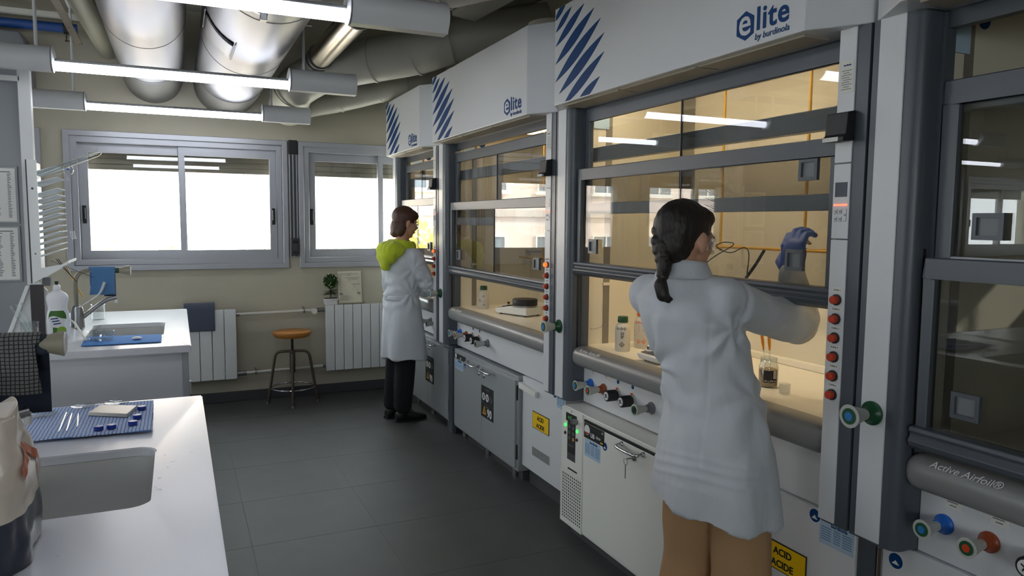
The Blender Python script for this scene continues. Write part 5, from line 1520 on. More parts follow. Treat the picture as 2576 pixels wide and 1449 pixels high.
# ------------------------------------------------------------------ things on the far bench
MB().prism([(-0.862, 0.9015), (-0.842, 0.9015), (-0.738, 1.185), (-0.758, 1.185)], 4.72, 4.735, 'xz').prism([(-0.842, 0.9015), (-0.66, 0.9015), (-0.66, 1.15), (-0.70, 1.20), (-0.738, 1.185)], 4.755, 4.765, 'xz').prism([(-0.862, 0.9015), (-0.842, 0.9015), (-0.738, 1.185), (-0.758, 1.185)], 4.735, 4.755, 'xz').build('splash_panel', 'rack_white', bevel=0.002, label='white slanted splash panel at the back of the far sink', cat='panel')
MB().box(-0.735, 4.695, 0.9015, -0.672, 4.716, 1.190).build('dark_board', 'dark_wood', bevel=0.002, label='dark upright board standing beside the detergent bottle', cat='board')
bt = thing('detergent_bottle', 'white detergent bottle with green label on the far bench', 'bottle', (-0.618, 4.79, 0.9015))
bx_, by_, bz_ = -0.600, 4.62, 0.9015
prof = [(0.0, 0.046), (0.006, 0.054), (0.03, 0.056), (0.10, 0.056), (0.15, 0.052), (0.175, 0.0445), (0.20, 0.047), (0.232, 0.053), (0.252, 0.051), (0.268, 0.040), (0.280, 0.022), (0.286, 0.0165), (0.312, 0.0165)]
sc_ = 0.92
MB().rings([((bx_, by_, bz_ + z * sc_), (r, 0, 0), (0, r * 0.58, 0)) for z, r in prof], 40, 2.3).build('bottle_body', 'bottle_white', bt, smooth=0.8)
MB().lathe([(0.0175, 0), (0.0185, 0.002), (0.0175, 0.022), (0.012, 0.028), (0.0, 0.028)], (bx_, by_, bz_ + 0.287 * sc_), (0, 0, 1), 24).build('cap', 'bottle_white', bt, smooth=0.7)
MB().lathe([(0.006, 0), (0.007, 0.012), (0.010, 0.018), (0.009, 0.026), (0.0, 0.027)], (bx_, by_, bz_ + 0.285), (0, 0, 1), 18).build('spout_cap', 'cap_darkgreen', bt, smooth=0.7)
def on_bottle(a, z, off=0.0012):
    r = 0.0555
    return Vector((bx_ + (r + off) * math.sin(a), by_ - (r * 0.58 + off) * math.cos(a) * 1.0, bz_ + z))
lbm = MB().grid(lambda u, v: on_bottle(math.radians(-48 + 96 * (0.5 + (u - 0.5) * (1 - 0.35 * abs(2 * v - 1) ** 4))), 0.018 + 0.135 * v), 16, 12)
lab = lbm.build('front_label', 'lime_dark', bt, smooth='all', fix=False)
MB().grid(lambda u, v: on_bottle(math.radians(-44 + 84 * u), 0.055 + 0.062 * v + 0.008 * math.sin(u * 5), 0.0018), 12, 6).build('label_band', 'print_white', lab, smooth='all', fix=False)
MB().grid(lambda u, v: on_bottle(math.radians(20 + 24 * math.cos(2 * PI * u) * v), 0.045 + 0.022 * math.sin(2 * PI * u) * v, 0.0024), 20, 5, True).build('lime_fruit', 'lime_label', lab, smooth='all', fix=False)
m = MB()
for k in range(3):
    a0 = -30 + 6 * k
    m.add([on_bottle(math.radians(a0), 0.106 - k * 0.014, 0.005), on_bottle(math.radians(a0 + 34), 0.110 - k * 0.014, 0.005), on_bottle(math.radians(a0 + 34), 0.116 - k * 0.014, 0.005), on_bottle(math.radians(a0), 0.112 - k * 0.014, 0.005)], [(0, 1, 2, 3)])
m.build('label_words', 'logo_blue', lab, fix=False)
# beaker with three test tubes
def beaker(name, label, x, y, z, r, h, thick=0.0016, cat='beaker', group=None):
    return MB().lathe([(0.0, 0.0), (r * 0.93, 0.0), (r, r * 0.12), (r, h - 0.006), (r * 1.07, h), (r * 1.04, h + 0.001), (r - thick, h - 0.006), (r - thick, r * 0.14), (r * 0.9, thick), (0.0, thick)], (x, y, z), (0, 0, 1), 32).build(name, 'lab_glass', smooth=0.9, label=label, cat=cat, group=group)
beaker('glass_beaker', 'glass beaker holding glass rods at the far bench edge', -0.706, 4.45, 0.9015, 0.040, 0.115)
for k, (ax_, bx2) in enumerate(((-0.690, -0.775), (-0.683, -0.752), (-0.676, -0.730))):
    MB().lathe([(0.0, 0.0), (0.0045, 0.003), (0.0055, 0.012), (0.0055, 0.215), (0.0062, 0.22), (0.0045, 0.218), (0.0045, 0.012), (0.0, 0.006)], (ax_, 4.43 + 0.012 * k, 0.905), Vector((bx2 - ax_, 0, 0.19)), 14).build('glass_rod', 'lab_glass', smooth=0.9, label=('slim glass tube in the beaker, leftmost', 'slim glass tube in the beaker, middle one', 'slim glass tube in the beaker, rightmost')[k], cat='glass tube', group='glass tubes in the beaker')
beaker('glass_beaker', 'empty glass beaker behind the far sink', -0.475, 5.38, 0.9015, 0.040, 0.10)
MB().cyl((-0.515, 5.36, 0.905), (-0.522, 5.36, 1.035), 0.004, n=10).build('stirring_rod', 'lab_glass', smooth=0.9, label='glass stirring rod standing behind the far sink', cat='rod')
flat_cloth('blue_cloth', 'mat_blue', 'bright blue cloth folded in front of the far sink', ((-0.462, 4.285), (-0.092, 4.280), (-0.094, 4.560), (-0.47, 4.60)), ZB, 0.004, 9)
beaker('crystallizing_dish', 'wide shallow glass dish on the bright blue cloth', -0.385, 4.44, ZB + 0.006, 0.062, 0.045, 0.002, 'dish')
MB().lathe([(0.0, 0.0), (0.02, 0.0), (0.026, 0.004), (0.018, 0.010), (0.0, 0.011)], (-0.211, 4.40, ZB + 0.006), (0, 0, 1), 20).build('soap_piece', 'print_white', smooth=0.8, label='small white stone on the bright blue cloth', cat='soap')
hp = bend([(-0.575, 4.78, 0.985), (-0.535, 4.72, 0.972), (-0.485, 4.55, 0.93), (-0.452, 4.43, 0.9085)], 8)
MB().tube(hp, 0.0055, 10).build('white_hose', 'pipe_white', smooth=0.9, label='curved white hose beside the detergent bottle', cat='hose')
MB().grid(lambda u, v: V(-0.76 + 0.14 * u + 0.03 * v, 4.30 + 0.10 * v, 0.902 + 0.055 * v * (1 - abs(2 * u - 1))), 8, 6).build('crumpled_tissue', 'paper', smooth='all', thick=0.001, label='white crumpled tissue under the beaker', cat='tissue')
# ------------------------------------------------------------------ things inside the hoods
ZW = 0.9355
def reagent_bottle(label, x, y, r, h, cap, mat='hdpe', prints=None, word=None, face=(-0.80, -0.60)):
    b = thing('reagent_bottle', label, 'bottle', (x, y, ZW), 'plastic reagent bottles')
    hs = h - 0.035
    MB().lathe([(0.0, 0), (r * 0.95, 0), (r, 0.005), (r, hs * 0.82), (r * 0.86, hs * 0.93), (r * 0.60, hs), (r * 0.60, hs + 0.012), (0.0, hs + 0.012)], (x, y, ZW), (0, 0, 1), 32).build('bottle_body', mat, b, smooth=0.7)
    MB().lathe([(0.0, 0.0), (r * 0.68, 0.0), (r * 0.70, 0.003), (r * 0.66, 0.026), (r * 0.62, 0.028), (0.0, 0.028)], (x, y, ZW + hs + 0.004), (0, 0, 1), 32).build('cap', cap, b, smooth=0.6)
    d = Vector(face + (0,)).normalized(); rt = Vector((-d.y, d.x, 0))   # right as seen from the camera
    if (Vector((0.36, -0.93, 0))).dot(rt) < 0: rt = -rt
    def on(a, z, o=0.0008): return Vector((x, y, ZW + z)) + (d * math.cos(a) + rt * math.sin(a)) * (r + o)
    if prints:
        col, items = prints
        m = MB()
        for kind, a, z, s in items:
            if kind == 'diamond':
                m.add([on(a - s / r, z), on(a, z - s), on(a + s / r, z), on(a, z + s), on(a - s * .72 / r, z), on(a, z - s * .72), on(a + s * .72 / r, z), on(a, z + s * .72)], [(0, 1, 5, 4), (1, 2, 6, 5), (2, 3, 7, 6), (3, 0, 4, 7)])
                m.add([on(a - s * .3 / r, z - s * .3), on(a + s * .3 / r, z - s * .3), on(a, z + s * .4)], [(0, 1, 2)])
            else:
                m.add([on(a - s / r, z), on(a + s / r, z), on(a + s / r, z + 0.004), on(a - s / r, z + 0.004)], [(0, 1, 2, 3)])
        m.build('printed_symbols', col, b, fix=False)
    if word:
        t, size, z, a = word
        me = text_mesh(t, size, (0, 0, 0), (1, 0, 0), (0, 1, 0), bold=0.0004, extr=0.0)
        for v_ in me.vertices:
            p = on(a + v_.co.x / r, z + v_.co.y, 0.0012); v_.co = p - Vector((x, y, ZW))
        put('printed_word', me, 'print_orange', b, (x, y, ZW))
    return b
reagent_bottle('white plastic bottle with green cap in the bright hood', 1.950, 2.965, 0.0365, 0.172, 'cap_green', prints=('print_black', [('diamond', -0.35, 0.112, 0.008), ('diamond', 0.15, 0.112, 0.008), ('diamond', 0.6, 0.112, 0.008), ('bar', 0.3, 0.09, 0.008), ('bar', 0.3, 0.082, 0.008), ('bar', 0.3, 0.074, 0.007), ('bar', 0.25, 0.066, 0.006), ('diamond', 0.25, 0.035, 0.013)]))
reagent_bottle('plastic ethanol bottle with orange cap beside the near woman', 2.100, 3.010, 0.045, 0.190, 'cap_orange', prints=('print_orange', [('bar', 0.1, 0.106, 0.014), ('bar', 0.1, 0.097, 0.016), ('bar', 0.1, 0.088, 0.012), ('diamond', -0.2, 0.035, 0.012), ('diamond', 0.4, 0.035, 0.012), ('bar', 0.1, 0.014, 0.022)]), word=('ETHANOL', 0.018, 0.122, -0.55))
reagent_bottle('white plastic bottle with green cap in the dim hood', 1.990, 4.830, 0.037, 0.165, 'cap_green', prints=('print_black', [('diamond', -0.3, 0.06, 0.010), ('diamond', 0.5, 0.09, 0.008), ('bar', 0.4, 0.05, 0.01), ('diamond', 0.6, 0.03, 0.008)]))
sb = thing('small_bottle', 'tiny dark bottle beside the stirrer in the dim hood', 'bottle', (2.2, 4.86, ZW))
MB().lathe([(0, 0), (0.010, 0), (0.010, 0.018), (0.006, 0.022), (0, 0.022)], (2.2, 4.86, ZW), (0, 0, 1), 16).build('vial_body', 'lab_glass', sb, smooth=0.7)
MB().lathe([(0, 0), (0.009, 0), (0.009, 0.014), (0, 0.015)], (2.2, 4.86, ZW + 0.022), (0, 0, 1), 16).build('vial_cap', 'plate_black', sb, smooth=0.7)

def stirrer(label, cx, cy, ang, w, l, plate_r=None, knobs=0):
    """stirrer housing: front wedge points along ang; x right across"""
    s = thing('magnetic_stirrer', label, 'stirrer', (cx, cy, ZW), 'magnetic stirrers')
    rot = Matrix.Rotation(ang, 3, 'Z')
    def W(a, b, z): return Vector((cx, cy, ZW + z)) + rot @ Vector((a, b, 0))
    # cross-section along b (front at -l/2)
    def slab(a0, a1, poly):
        m = MB(); n = len(poly)
        vs_ = [W(a0, b, z) for b, z in poly] + [W(a1, b, z) for b, z in poly]
        m.add(vs_, [tuple(range(n)), tuple(range(2 * n - 1, n - 1, -1))] + [(i, i + n, (i + 1) % n + n, (i + 1) % n) for i in range(n)])
        return m
    slab(-w / 2, w / 2, [(-l / 2, 0.008), (l / 2, 0.008), (l / 2, 0.058), (-l / 2 + 0.11, 0.058), (-l / 2 - 0.012, 0.034)]).build('housing', 'instrument_white', s, bevel=0.006)
    slab(-w / 2 + 0.014, w / 2 - 0.014, [(-l / 2 + 0.004, 0.0385), (-l / 2 + 0.096, 0.0565), (-l / 2 + 0.096, 0.0585), (-l / 2 + 0.004, 0.0405)]).build('control_face', 'display_grey', s)
    if knobs:
        for q in (-1, 1):
            kc = W(q * w * 0.26, -l / 2 + 0.045, 0.049)
            nz = (rot @ Vector((0, -0.19, 0.98))).normalized()
            pts = []
            MB().lathe([(0.0, 0.0), (0.024, 0.0), (0.022, 0.004), (0.017, 0.006), (0.016, 0.020), (0.014, 0.022), (0.0, 0.022)], kc, nz, 28).build('knob', 'instrument_white', s, smooth=0.5)
            m = MB()
            for k in range(14):
                a = k * 2 * PI / 14
                u_ = nz.orthogonal().normalized(); w_ = nz.cross(u_)
                e = u_ * math.cos(a) + w_ * math.sin(a)
                m.bar(kc + e * 0.0165 + nz * 0.006, kc + e * 0.0162 + nz * 0.020, 0.003, 0.003, e)
            m.build('knob_ribs', 'plate_black', s)
    else:
        slab(-0.05, 0.05, [(-l / 2 + 0.03, 0.046), (-l / 2 + 0.075, 0.0555), (-l / 2 + 0.075, 0.0600), (-l / 2 + 0.03, 0.0505)]).build('display', 'plate_black', s)
        slab(-0.004, 0.032, [(-l / 2 + 0.036, 0.050), (-l / 2 + 0.06, 0.055), (-l / 2 + 0.06, 0.0645), (-l / 2 + 0.036, 0.060)]).build('key_pad', 'instrument_white', s, bevel=0.002)
    if plate_r:
        pc = W(0, l / 2 - plate_r - 0.01, 0.058)
        MB().lathe([(0, 0), (plate_r * 0.95, 0), (plate_r * 0.95, 0.010), (0, 0.010)], pc, (0, 0, 1), 36).build('hot_plate', 'steel_rough', s, smooth=0.6)
        MB().lathe([(0, 0), (plate_r, 0), (plate_r * 1.02, 0.004), (plate_r * 1.02, 0.036), (plate_r * 0.98, 0.042), (0, 0.042)], pc + V(0, 0, 0.010), (0, 0, 1), 40).build('heating_block', 'plate_black', s, smooth=0.6)
        MB().lathe([(0, 0), (0.015, 0), (0.014, 0.006), (0, 0.006)], W(-w / 2, 0.02, 0.030), rot @ Vector((-1, 0, 0)), 20).build('side_dial', 'knob_grey', s, smooth=0.6)
        MB().lathe([(0, 0), (0.012, 0), (0.010, 0.014), (0, 0.014)], W(-w / 2, -0.07, 0.016), rot @ Vector((-1, 0, 0)), 18).build('side_knob', 'display_grey', s, smooth=0.6)
    for a, b in ((-1, -1), (1, -1), (-1, 1), (1, 1)):
        MB().cyl(W(a * (w / 2 - 0.02), b * (l / 2 - 0.03), 0), W(a * (w / 2 - 0.02), b * (l / 2 - 0.03), 0.009), 0.009, n=12).build('foot', 'plate_black', s, smooth=True)
    return s
stirrer('white magnetic stirrer with black round heating block in the dim hood', 2.08, 4.42, math.radians(200), 0.16, 0.29, plate_r=0.082)
stirrer('white stirrer with two ribbed knobs in the bright hood', 2.005, 2.660, math.radians(-90), 0.15, 0.24, knobs=1)
# glass jar with grains, pipettes and a clear cup in the bright hood
jar = thing('glass_jar', 'glass jar of brown grains with black label in the bright hood', 'jar', (2.04, 2.095, ZW))
jx, jy = 2.04, 2.095
MB().lathe([(0.0, 0.0), (0.033, 0.0), (0.036, 0.006), (0.036, 0.075), (0.034, 0.083), (0.030, 0.090), (0.030, 0.112), (0.0285, 0.112), (0.0285, 0.090), (0.0345, 0.075), (0.0345, 0.006), (0.0, 0.003)], (jx, jy, ZW), (0, 0, 1), 36).build('jar_glass', 'lab_glass', jar, smooth=0.9)
for k in range(3):
    MB().lathe([(0.0298, -0.0012), (0.0318, 0.0), (0.0298, 0.0012)], (jx, jy, ZW + 0.094 + 0.006 * k), (0, 0, 1), 32).build('thread_ring', 'lab_glass', jar, smooth=True)
MB().lathe([(0.0, 0.004), (0.0335, 0.006), (0.0338, 0.066), (0.022, 0.070), (0.0, 0.069)], (jx, jy, ZW), (0, 0, 1), 30).build('grain_filling', 'bread_crumb', jar, smooth=0.8, kind='stuff')
dv = Vector((-0.66, -0.75, 0)).normalized(); rv = Vector((0.75, -0.66, 0))
def onj(a, z, o=0.0006): return Vector((jx, jy, ZW + z)) + (dv * math.cos(a) + rv * math.sin(a)) * (0.036 + o)
jl = MB().grid(lambda u, v: onj(-0.55 + 1.45 * u, 0.020 + 0.046 * v), 14, 4).build('black_label', 'print_black', jar, smooth='all', fix=False)
MB().grid(lambda u, v: onj(0.48 + 0.34 * u, 0.036 + 0.028 * v, 0.0012), 6, 3).build('bar_code_field', 'print_white', jl, fix=False)
m = MB()
for k in range(5):
    m.add([onj(0.50, 0.038 + k * 0.005, 0.0017), onj(0.80, 0.038 + k * 0.005, 0.0017), onj(0.80, 0.0405 + k * 0.005, 0.0017), onj(0.50, 0.0405 + k * 0.005, 0.0017)], [(0, 1, 2, 3)])
m.build('bar_code', 'print_black', jl, fix=False)
me = text_mesh('340 g 370 ml', 0.0085, (0, 0, 0), (1, 0, 0), (0, 1, 0), extr=0.0)
for v_ in me.vertices:
    v_.co = onj(-0.50 + v_.co.x / 0.036, 0.0235 + v_.co.y, 0.0014) - Vector((jx, jy, ZW))
put('label_weight', me, 'print_white', jl, (jx, jy, ZW))
for k, (dx, dy, lb) in enumerate(((-0.006, 0.010, 'thin pipette with amber bulb in the jar, left one'), (0.004, -0.004, 'thin pipette with amber bulb in the jar, right one'))):
    p = thing('pasteur_pipette', lb, 'pipette', (jx + dx, jy + dy, ZW + 0.07), 'pipettes in the jar')
    a = V(jx + dx, jy + dy, ZW + 0.073); b = V(jx + dx * 1.5 - 0.004, jy + dy * 1.5 + 0.012, ZW + 0.19)
    MB().tube([a, a.lerp(b, 0.4), b], [0.0012, 0.0034, 0.0034], 10).build('stem', 'lab_glass', p, smooth=0.9)
    MB().tube([a.lerp(b, 0.55), a.lerp(b, 0.78), b + (b - a).normalized() * 0.03], [0.003, 0.0062, 0.0062], 12).build('bulb', 'amber_liquid', p, smooth=0.9)
MB().lathe([(0.0, 0.0), (0.017, 0.0), (0.019, 0.003), (0.0200, 0.038), (0.0188, 0.038), (0.0175, 0.003), (0.0, 0.0015)], (2.005, 1.975, ZW), (0, 0, 1), 28).build('clear_cup', 'frosted', smooth=0.9, label='small translucent cup right of the grain jar', cat='cup')
# yellow lattice rods in the bright and the dim hood
def lattice(label, ys, zs, y0, y1, x=2.32):
    t = thing('support_lattice', label, 'lattice', (x, (y0 + y1) / 2, 1.0), 'yellow support lattices')
    for y in ys: MB().cyl((x, y, zs[0] - 0.02), (x, y, 2.30), 0.0065, n=12).build('upright_rod', 'rod_yellow', t, smooth=True)
    for z in zs: MB().cyl((x - 0.014, y0, z), (x - 0.014, y1, z), 0.0065, n=12).build('cross_rod', 'rod_yellow', t, smooth=True)
    for y in ys:
        for z in zs: MB().box(x - 0.022, y - 0.012, z - 0.012, x + 0.008, y + 0.012, z + 0.012).build('rod_clamp', 'rod_yellow', t, bevel=0.004)
        MB().cyl((x, y, zs[0]), (2.449, y, zs[0]), 0.006, n=10).build('wall_stay', 'rod_yellow', t, smooth=True)
    return t
lattice('yellow rod lattice in the bright hood behind the glass', (2.215, 2.72), (1.447, 1.825), 1.62, 2.95)
lattice('yellow rod lattice in the dim hood behind the glass', (3.95, 4.55), (1.30, 1.80), 3.5, 4.9)
# flask clamped on the lattice of the dim hood
ga = thing('distillation_flask', 'clear glass flask clamped behind the sash of the dim hood', 'flask', (2.2, 4.55, 1.2))
MB().ell((2.22, 4.60, 1.27), 0.035, 24, 14).build('bulb', 'lab_glass', ga, smooth='all')
MB().tube([(2.22, 4.60, 1.30), (2.22, 4.60, 1.37)], 0.012, 14).build('neck', 'lab_glass', ga, smooth=0.9)
MB().tube([(2.22, 4.60, 1.345), (2.22, 4.45, 1.315), (2.22, 4.36, 1.31)], 0.011, 12).build('condenser', 'lab_glass', ga, smooth=0.9)
MB().bar((2.31, 4.56, 1.35), (2.22, 4.61, 1.35), 0.012, 0.012).build('clamp_arm', 'steel_rough', ga)
cabs = [([(2.25, 4.22, 1.36), (2.22, 4.12, 1.39), (2.20, 4.06, 1.30), (2.18, 4.05, 1.10), (2.16, 4.08, 0.95)], 0.004, 'black cable looping down beside the stirrer in the dim hood'),
        ([(2.02, 2.50, 1.36), (2.02, 2.40, 1.42), (2.03, 2.28, 1.475), (2.03, 2.36, 1.48), (2.03, 2.42, 1.46), (2.04, 2.33, 1.43), (2.05, 2.26, 1.465), (2.06, 2.24, 1.44), (2.06, 2.26, 1.30), (2.08, 2.28, 1.05), (2.07, 2.25, 0.945)], 0.0022, 'thin black cable knotted behind the glass in front of the near woman'),
        ([(2.00, 2.10, 1.455), (1.99, 2.13, 1.40), (1.98, 2.17, 1.345)], 0.006, 'short black tube behind the glass beside the blue glove')]
for pts, r, lb in cabs:
    MB().tube(bend(pts, 6), r, 10).build('cable', 'cable_black', smooth=0.9, label=lb, cat='cable')
MB().cyl((1.98, 2.17, 1.348), (1.96, 2.26, 1.285), 0.006, n=12).build('white_rod', 'print_white', smooth=True, label='pale rod below the short black tube behind the glass', cat='rod')
MB().tube([(1.95, 2.94, 1.10), (2.1, 2.9, 1.14)], 0.0015, 6)
# tray the far woman works on
tr = thing('work_tray', 'pale box tray on the worktop of the farthest hood', 'tray', (1.96, 5.47, ZW))
MB().box(1.90, 5.36, ZW, 2.16, 5.62, ZW + 0.028).build('tray_body', 'under_beige', tr, bevel=0.004)
MB().box(1.905, 5.365, ZW + 0.026, 2.155, 5.615, ZW + 0.030).build('tray_lid', 'worktop_cream', tr)
# hood side bracket wire with hooks on the inner wall of the bright hood
MB().tube(bend([(1.90, 3.185, 1.02), (1.905, 3.18, 1.012), (1.965, 3.18, 1.022), (1.97, 3.185, 1.032)], 4), 0.0015, 6).build('wire_hook', 'steel_rough', smooth=0.9, label='thin wire hook on the inner wall of the bright hood', cat='hook')
# ------------------------------------------------------------------ people
def blob(mb, voxel, smooth_it=4, disp=None, fac=0.5):
    """one continuous surface from overlapping closed shapes"""
    me = mb.mesh('blob')
    ob = bpy.data.objects.new('blob', me); COL.objects.link(ob)
    md = ob.modifiers.new('r', 'REMESH'); md.mode = 'VOXEL'; md.voxel_size = voxel
    if smooth_it:
        ms = ob.modifiers.new('s', 'SMOOTH'); ms.factor = fac; ms.iterations = smooth_it
    dg = bpy.context.evaluated_depsgraph_get()
    out = bpy.data.meshes.new_from_object(ob.evaluated_get(dg))
    bpy.data.objects.remove(ob); bpy.data.meshes.remove(me)
    if disp:
        nrm = [v.normal.copy() for v in out.vertices]
        for v_, n_ in zip(out.vertices, nrm):
            v_.co += n_ * disp(v_.co)
    return out
def part_from(name, me, mat, parent):
    me.name = name
    me.transform(Matrix.Translation(-WORLD[parent.name]))
    return put(name, me, mat, parent, WORLD[parent.name], smooth='all')
def limb(m, pts, rs, n=16, sub=4):
    """tapered tube with rounded ends through joints, smoothly bent"""
    pts = [Vector(p) for p in pts]
    P = []; R = []
    for i in range(len(pts) - 1):
        for j in range(sub):
            t = j / sub
            P.append(pts[i].lerp(pts[i + 1], t)); R.append(rs[i] + (rs[i + 1] - rs[i]) * t)
    P.append(pts[-1]); R.append(rs[-1])
    m.tube(P, R, n)
    for p, r in zip(pts, rs): m.ell(p, r, n, 10)
    return m
def frame_of(f, up=Vector((0, 0, 1))):
    f = Vector(f).normalized()
    l = up.cross(f).normalized()       # left
    u = f.cross(l)
    return Matrix((f, l, u)).transposed()

def head_shapes(m, c, F, neck):
    """skull, jaw, nose, ears, neck in the head frame F (columns forward, left, up)"""
    def H(x, y, z): return Vector(c) + F @ Vector((x, y, z))
    def E(p, r): m.ell(H(*p), r, 24, 16, F)
    E((-0.012, 0, 0.018), (0.092, 0.072, 0.092))
    E((0.030, 0, -0.030), (0.058, 0.055, 0.078))
    E((0.050, 0, -0.088), (0.028, 0.030, 0.024))
    E((0.058, 0, 0.022), (0.026, 0.052, 0.016))
    E((0.072, 0, -0.060), (0.016, 0.024, 0.012))
    m.tube([H(0.076, 0, 0.012), H(0.094, 0, -0.022), H(0.084, 0, -0.036)], [0.007, 0.013, 0.010], 12)
    for s in (-1, 1):
        E((0.056, s * 0.034, -0.022), (0.022, 0.020, 0.022))
        E((0.000, s * 0.076, -0.012), (0.018, 0.011, 0.031))
        E((0.006, s * 0.072, -0.036), (0.009, 0.008, 0.012))
    limb(m, [H(-0.020, 0, -0.04), neck], [0.052, 0.054], 18)
def face_details(par, c, F):
    def H(x, y, z): return Vector(c) + F @ Vector((x, y, z))
    for s in (-1, 1):
        MB().ell(H(0.070, s * 0.031, 0.001), 0.0115, 14, 10).build('eye', 'eye_white', par, smooth='all')
        MB().ell(H(0.0795, s * 0.031, 0.001), (0.004, 0.0055, 0.0055), 12, 8, F).build('iris', 'hair_dark', par, smooth='all')
        MB().tube([H(0.080, s * 0.014, 0.020), H(0.082, s * 0.030, 0.025), H(0.070, s * 0.048, 0.020)], 0.0028, 8).build('eyebrow', 'hair_dark', par, smooth=0.9)
    MB().tube([H(0.080, -0.021, -0.060), H(0.089, 0, -0.058), H(0.080, 0.021, -0.060)], [0.002, 0.0048, 0.002], 10).build('lips', 'lip', par, smooth=0.9)

def hand(m, wrist, d, palm, thumb_side, curl=0.6, s=1.0):
    """palm and five fingers; d along the hand, palm = palm normal, thumb_side = +1/-1 along d x palm"""
    w = Vector(wrist); d = Vector(d).normalized(); p = Vector(palm); p = (p - d * p.dot(d)).normalized(); t = d.cross(p) * thumb_side
    R3 = Matrix((d, t, p)).transposed()
    m.ell(w + d * 0.048 * s, (0.052 * s, 0.040 * s, 0.017 * s), 20, 12, R3)
    limb(m, [w - d * 0.03 * s, w + d * 0.02 * s], [0.027 * s, 0.026 * s], 14)
    Ls = ((0.030, 0.040, 0.026, 0.020), (0.011, 0.046, 0.030, 0.022), (-0.009, 0.042, 0.028, 0.021), (-0.028, 0.032, 0.022, 0.018))
    for k, (off, a, b, c) in enumerate(Ls):
        base = w + d * (0.088 - 0.004 * abs(k - 1)) * s + t * off * s
        ang = 0.0; q = base; pts = [w + d * 0.05 * s + t * off * 0.8 * s, base]
        for L, bend_ in ((a, 0.55), (b, 0.9), (c, 0.6)):
            ang += bend_ * curl
            q = q + (d * math.cos(ang) + p * math.sin(ang)) * L * s
            pts.append(q)
        limb(m, pts, [0.010 * s, 0.0098 * s, 0.0092 * s, 0.0085 * s, 0.0075 * s], 10, 2)
    b0 = w + d * 0.022 * s + t * 0.028 * s
    b1 = b0 + (d * 0.6 + t * 0.62 + p * 0.35).normalized() * 0.040 * s
    b2 = b1 + (d * 0.85 + t * 0.10 + p * 0.55).normalized() * 0.032 * s
    b3 = b2 + (d * 0.80 - t * 0.25 + p * 0.60).normalized() * 0.024 * s
    limb(m, [b0, b1, b2, b3], [0.014 * s, 0.0115 * s, 0.0105 * s, 0.0085 * s], 10, 2)

def fabric(seed, amp=0.006, sc=9.0):
    def f(p):
        q = Vector((p.x * sc, p.y * sc, p.z * sc * 0.45)) + Vector((seed, seed * 2, 0))
        a = noise.noise(q)
        b = 1 - abs(noise.noise(q * 1.9 + Vector((3, 1, 7)))) * 2
        return amp * (0.8 * a + 0.45 * b - 0.25)
    return f

def rings_of(m, lst, f, r):
    """lst: (centre, half width along r, half depth along f, tilt of the right side in z)"""
    rg = []
    for c, a, b, tl in lst:
        rg.append((Vector(c), Vector(r) * a + Vector((0, 0, tl)), Vector(f) * b))
    m.rings(rg, 36, 2.25)

# ---------------------------------------------------------------- near woman
W1 = thing('person', 'woman with dark braid, white coat and tan trousers working at the bright hood', 'person', (1.50, 1.79, 0.0))
f1 = Vector((0.935, 0.354, 0)); r1 = Vector((0.354, -0.935, 0))
HC = Vector((1.457, 1.868, 1.503)); F1 = frame_of((0.98, 0.10, -0.20))
NK = Vector((1.452, 1.870, 1.375))
RS, RE, RW = V(1.505, 1.742, 1.325), V(1.845, 1.800, 1.232), V(1.905, 1.868, 1.385)
LS, LE, LW = V(1.425, 2.010, 1.315), V(1.640, 2.075, 1.135), V(1.850, 2.000, 1.235)
body = MB()
head_shapes(body, HC, F1, NK)
rings_of(body, [((1.52, 1.78, 0.80), 0.13, 0.10, 0), ((1.52, 1.78, 0.92), 0.145, 0.105, 0), ((1.513, 1.802, 1.07), 0.110, 0.085, 0), ((1.475, 1.845, 1.22), 0.125, 0.088, 0), ((1.460, 1.865, 1.32), 0.120, 0.070, 0), ((1.455, 1.868, 1.37), 0.06, 0.055, 0)], f1, r1)
limb(body, [RS, RE, RW], [0.045, 0.036, 0.026]); limb(body, [LS, LE, LW], [0.045, 0.036, 0.026])
hand(body, RW + V(0.002, 0.0, 0.0), V(0.06, 0.055, 0.20), V(0.9, 0.1, -0.2), 1, 0.75)
hand(body, LW, V(0.20, -0.06, 0.03), V(0.1, 0.0, -1), -1, 0.5)
hipR, hipL = V(1.52, 1.78, 0.86) + r1 * 0.075, V(1.52, 1.78, 0.86) - r1 * 0.075
kR, kL = V(1.53, 1.76, 0.47) + r1 * 0.085, V(1.55, 1.80, 0.47) - r1 * 0.085
aR, aL = V(1.50, 1.76, 0.085) + r1 * 0.085, V(1.50, 1.80, 0.085) - r1 * 0.09
for a, b, c in ((hipR, kR, aR), (hipL, kL, aL)): limb(body, [a, b, c], [0.085, 0.055, 0.036])
bo = part_from('body', blob(body, 0.006, 3), 'skin', W1)
face_details(bo, HC, F1)
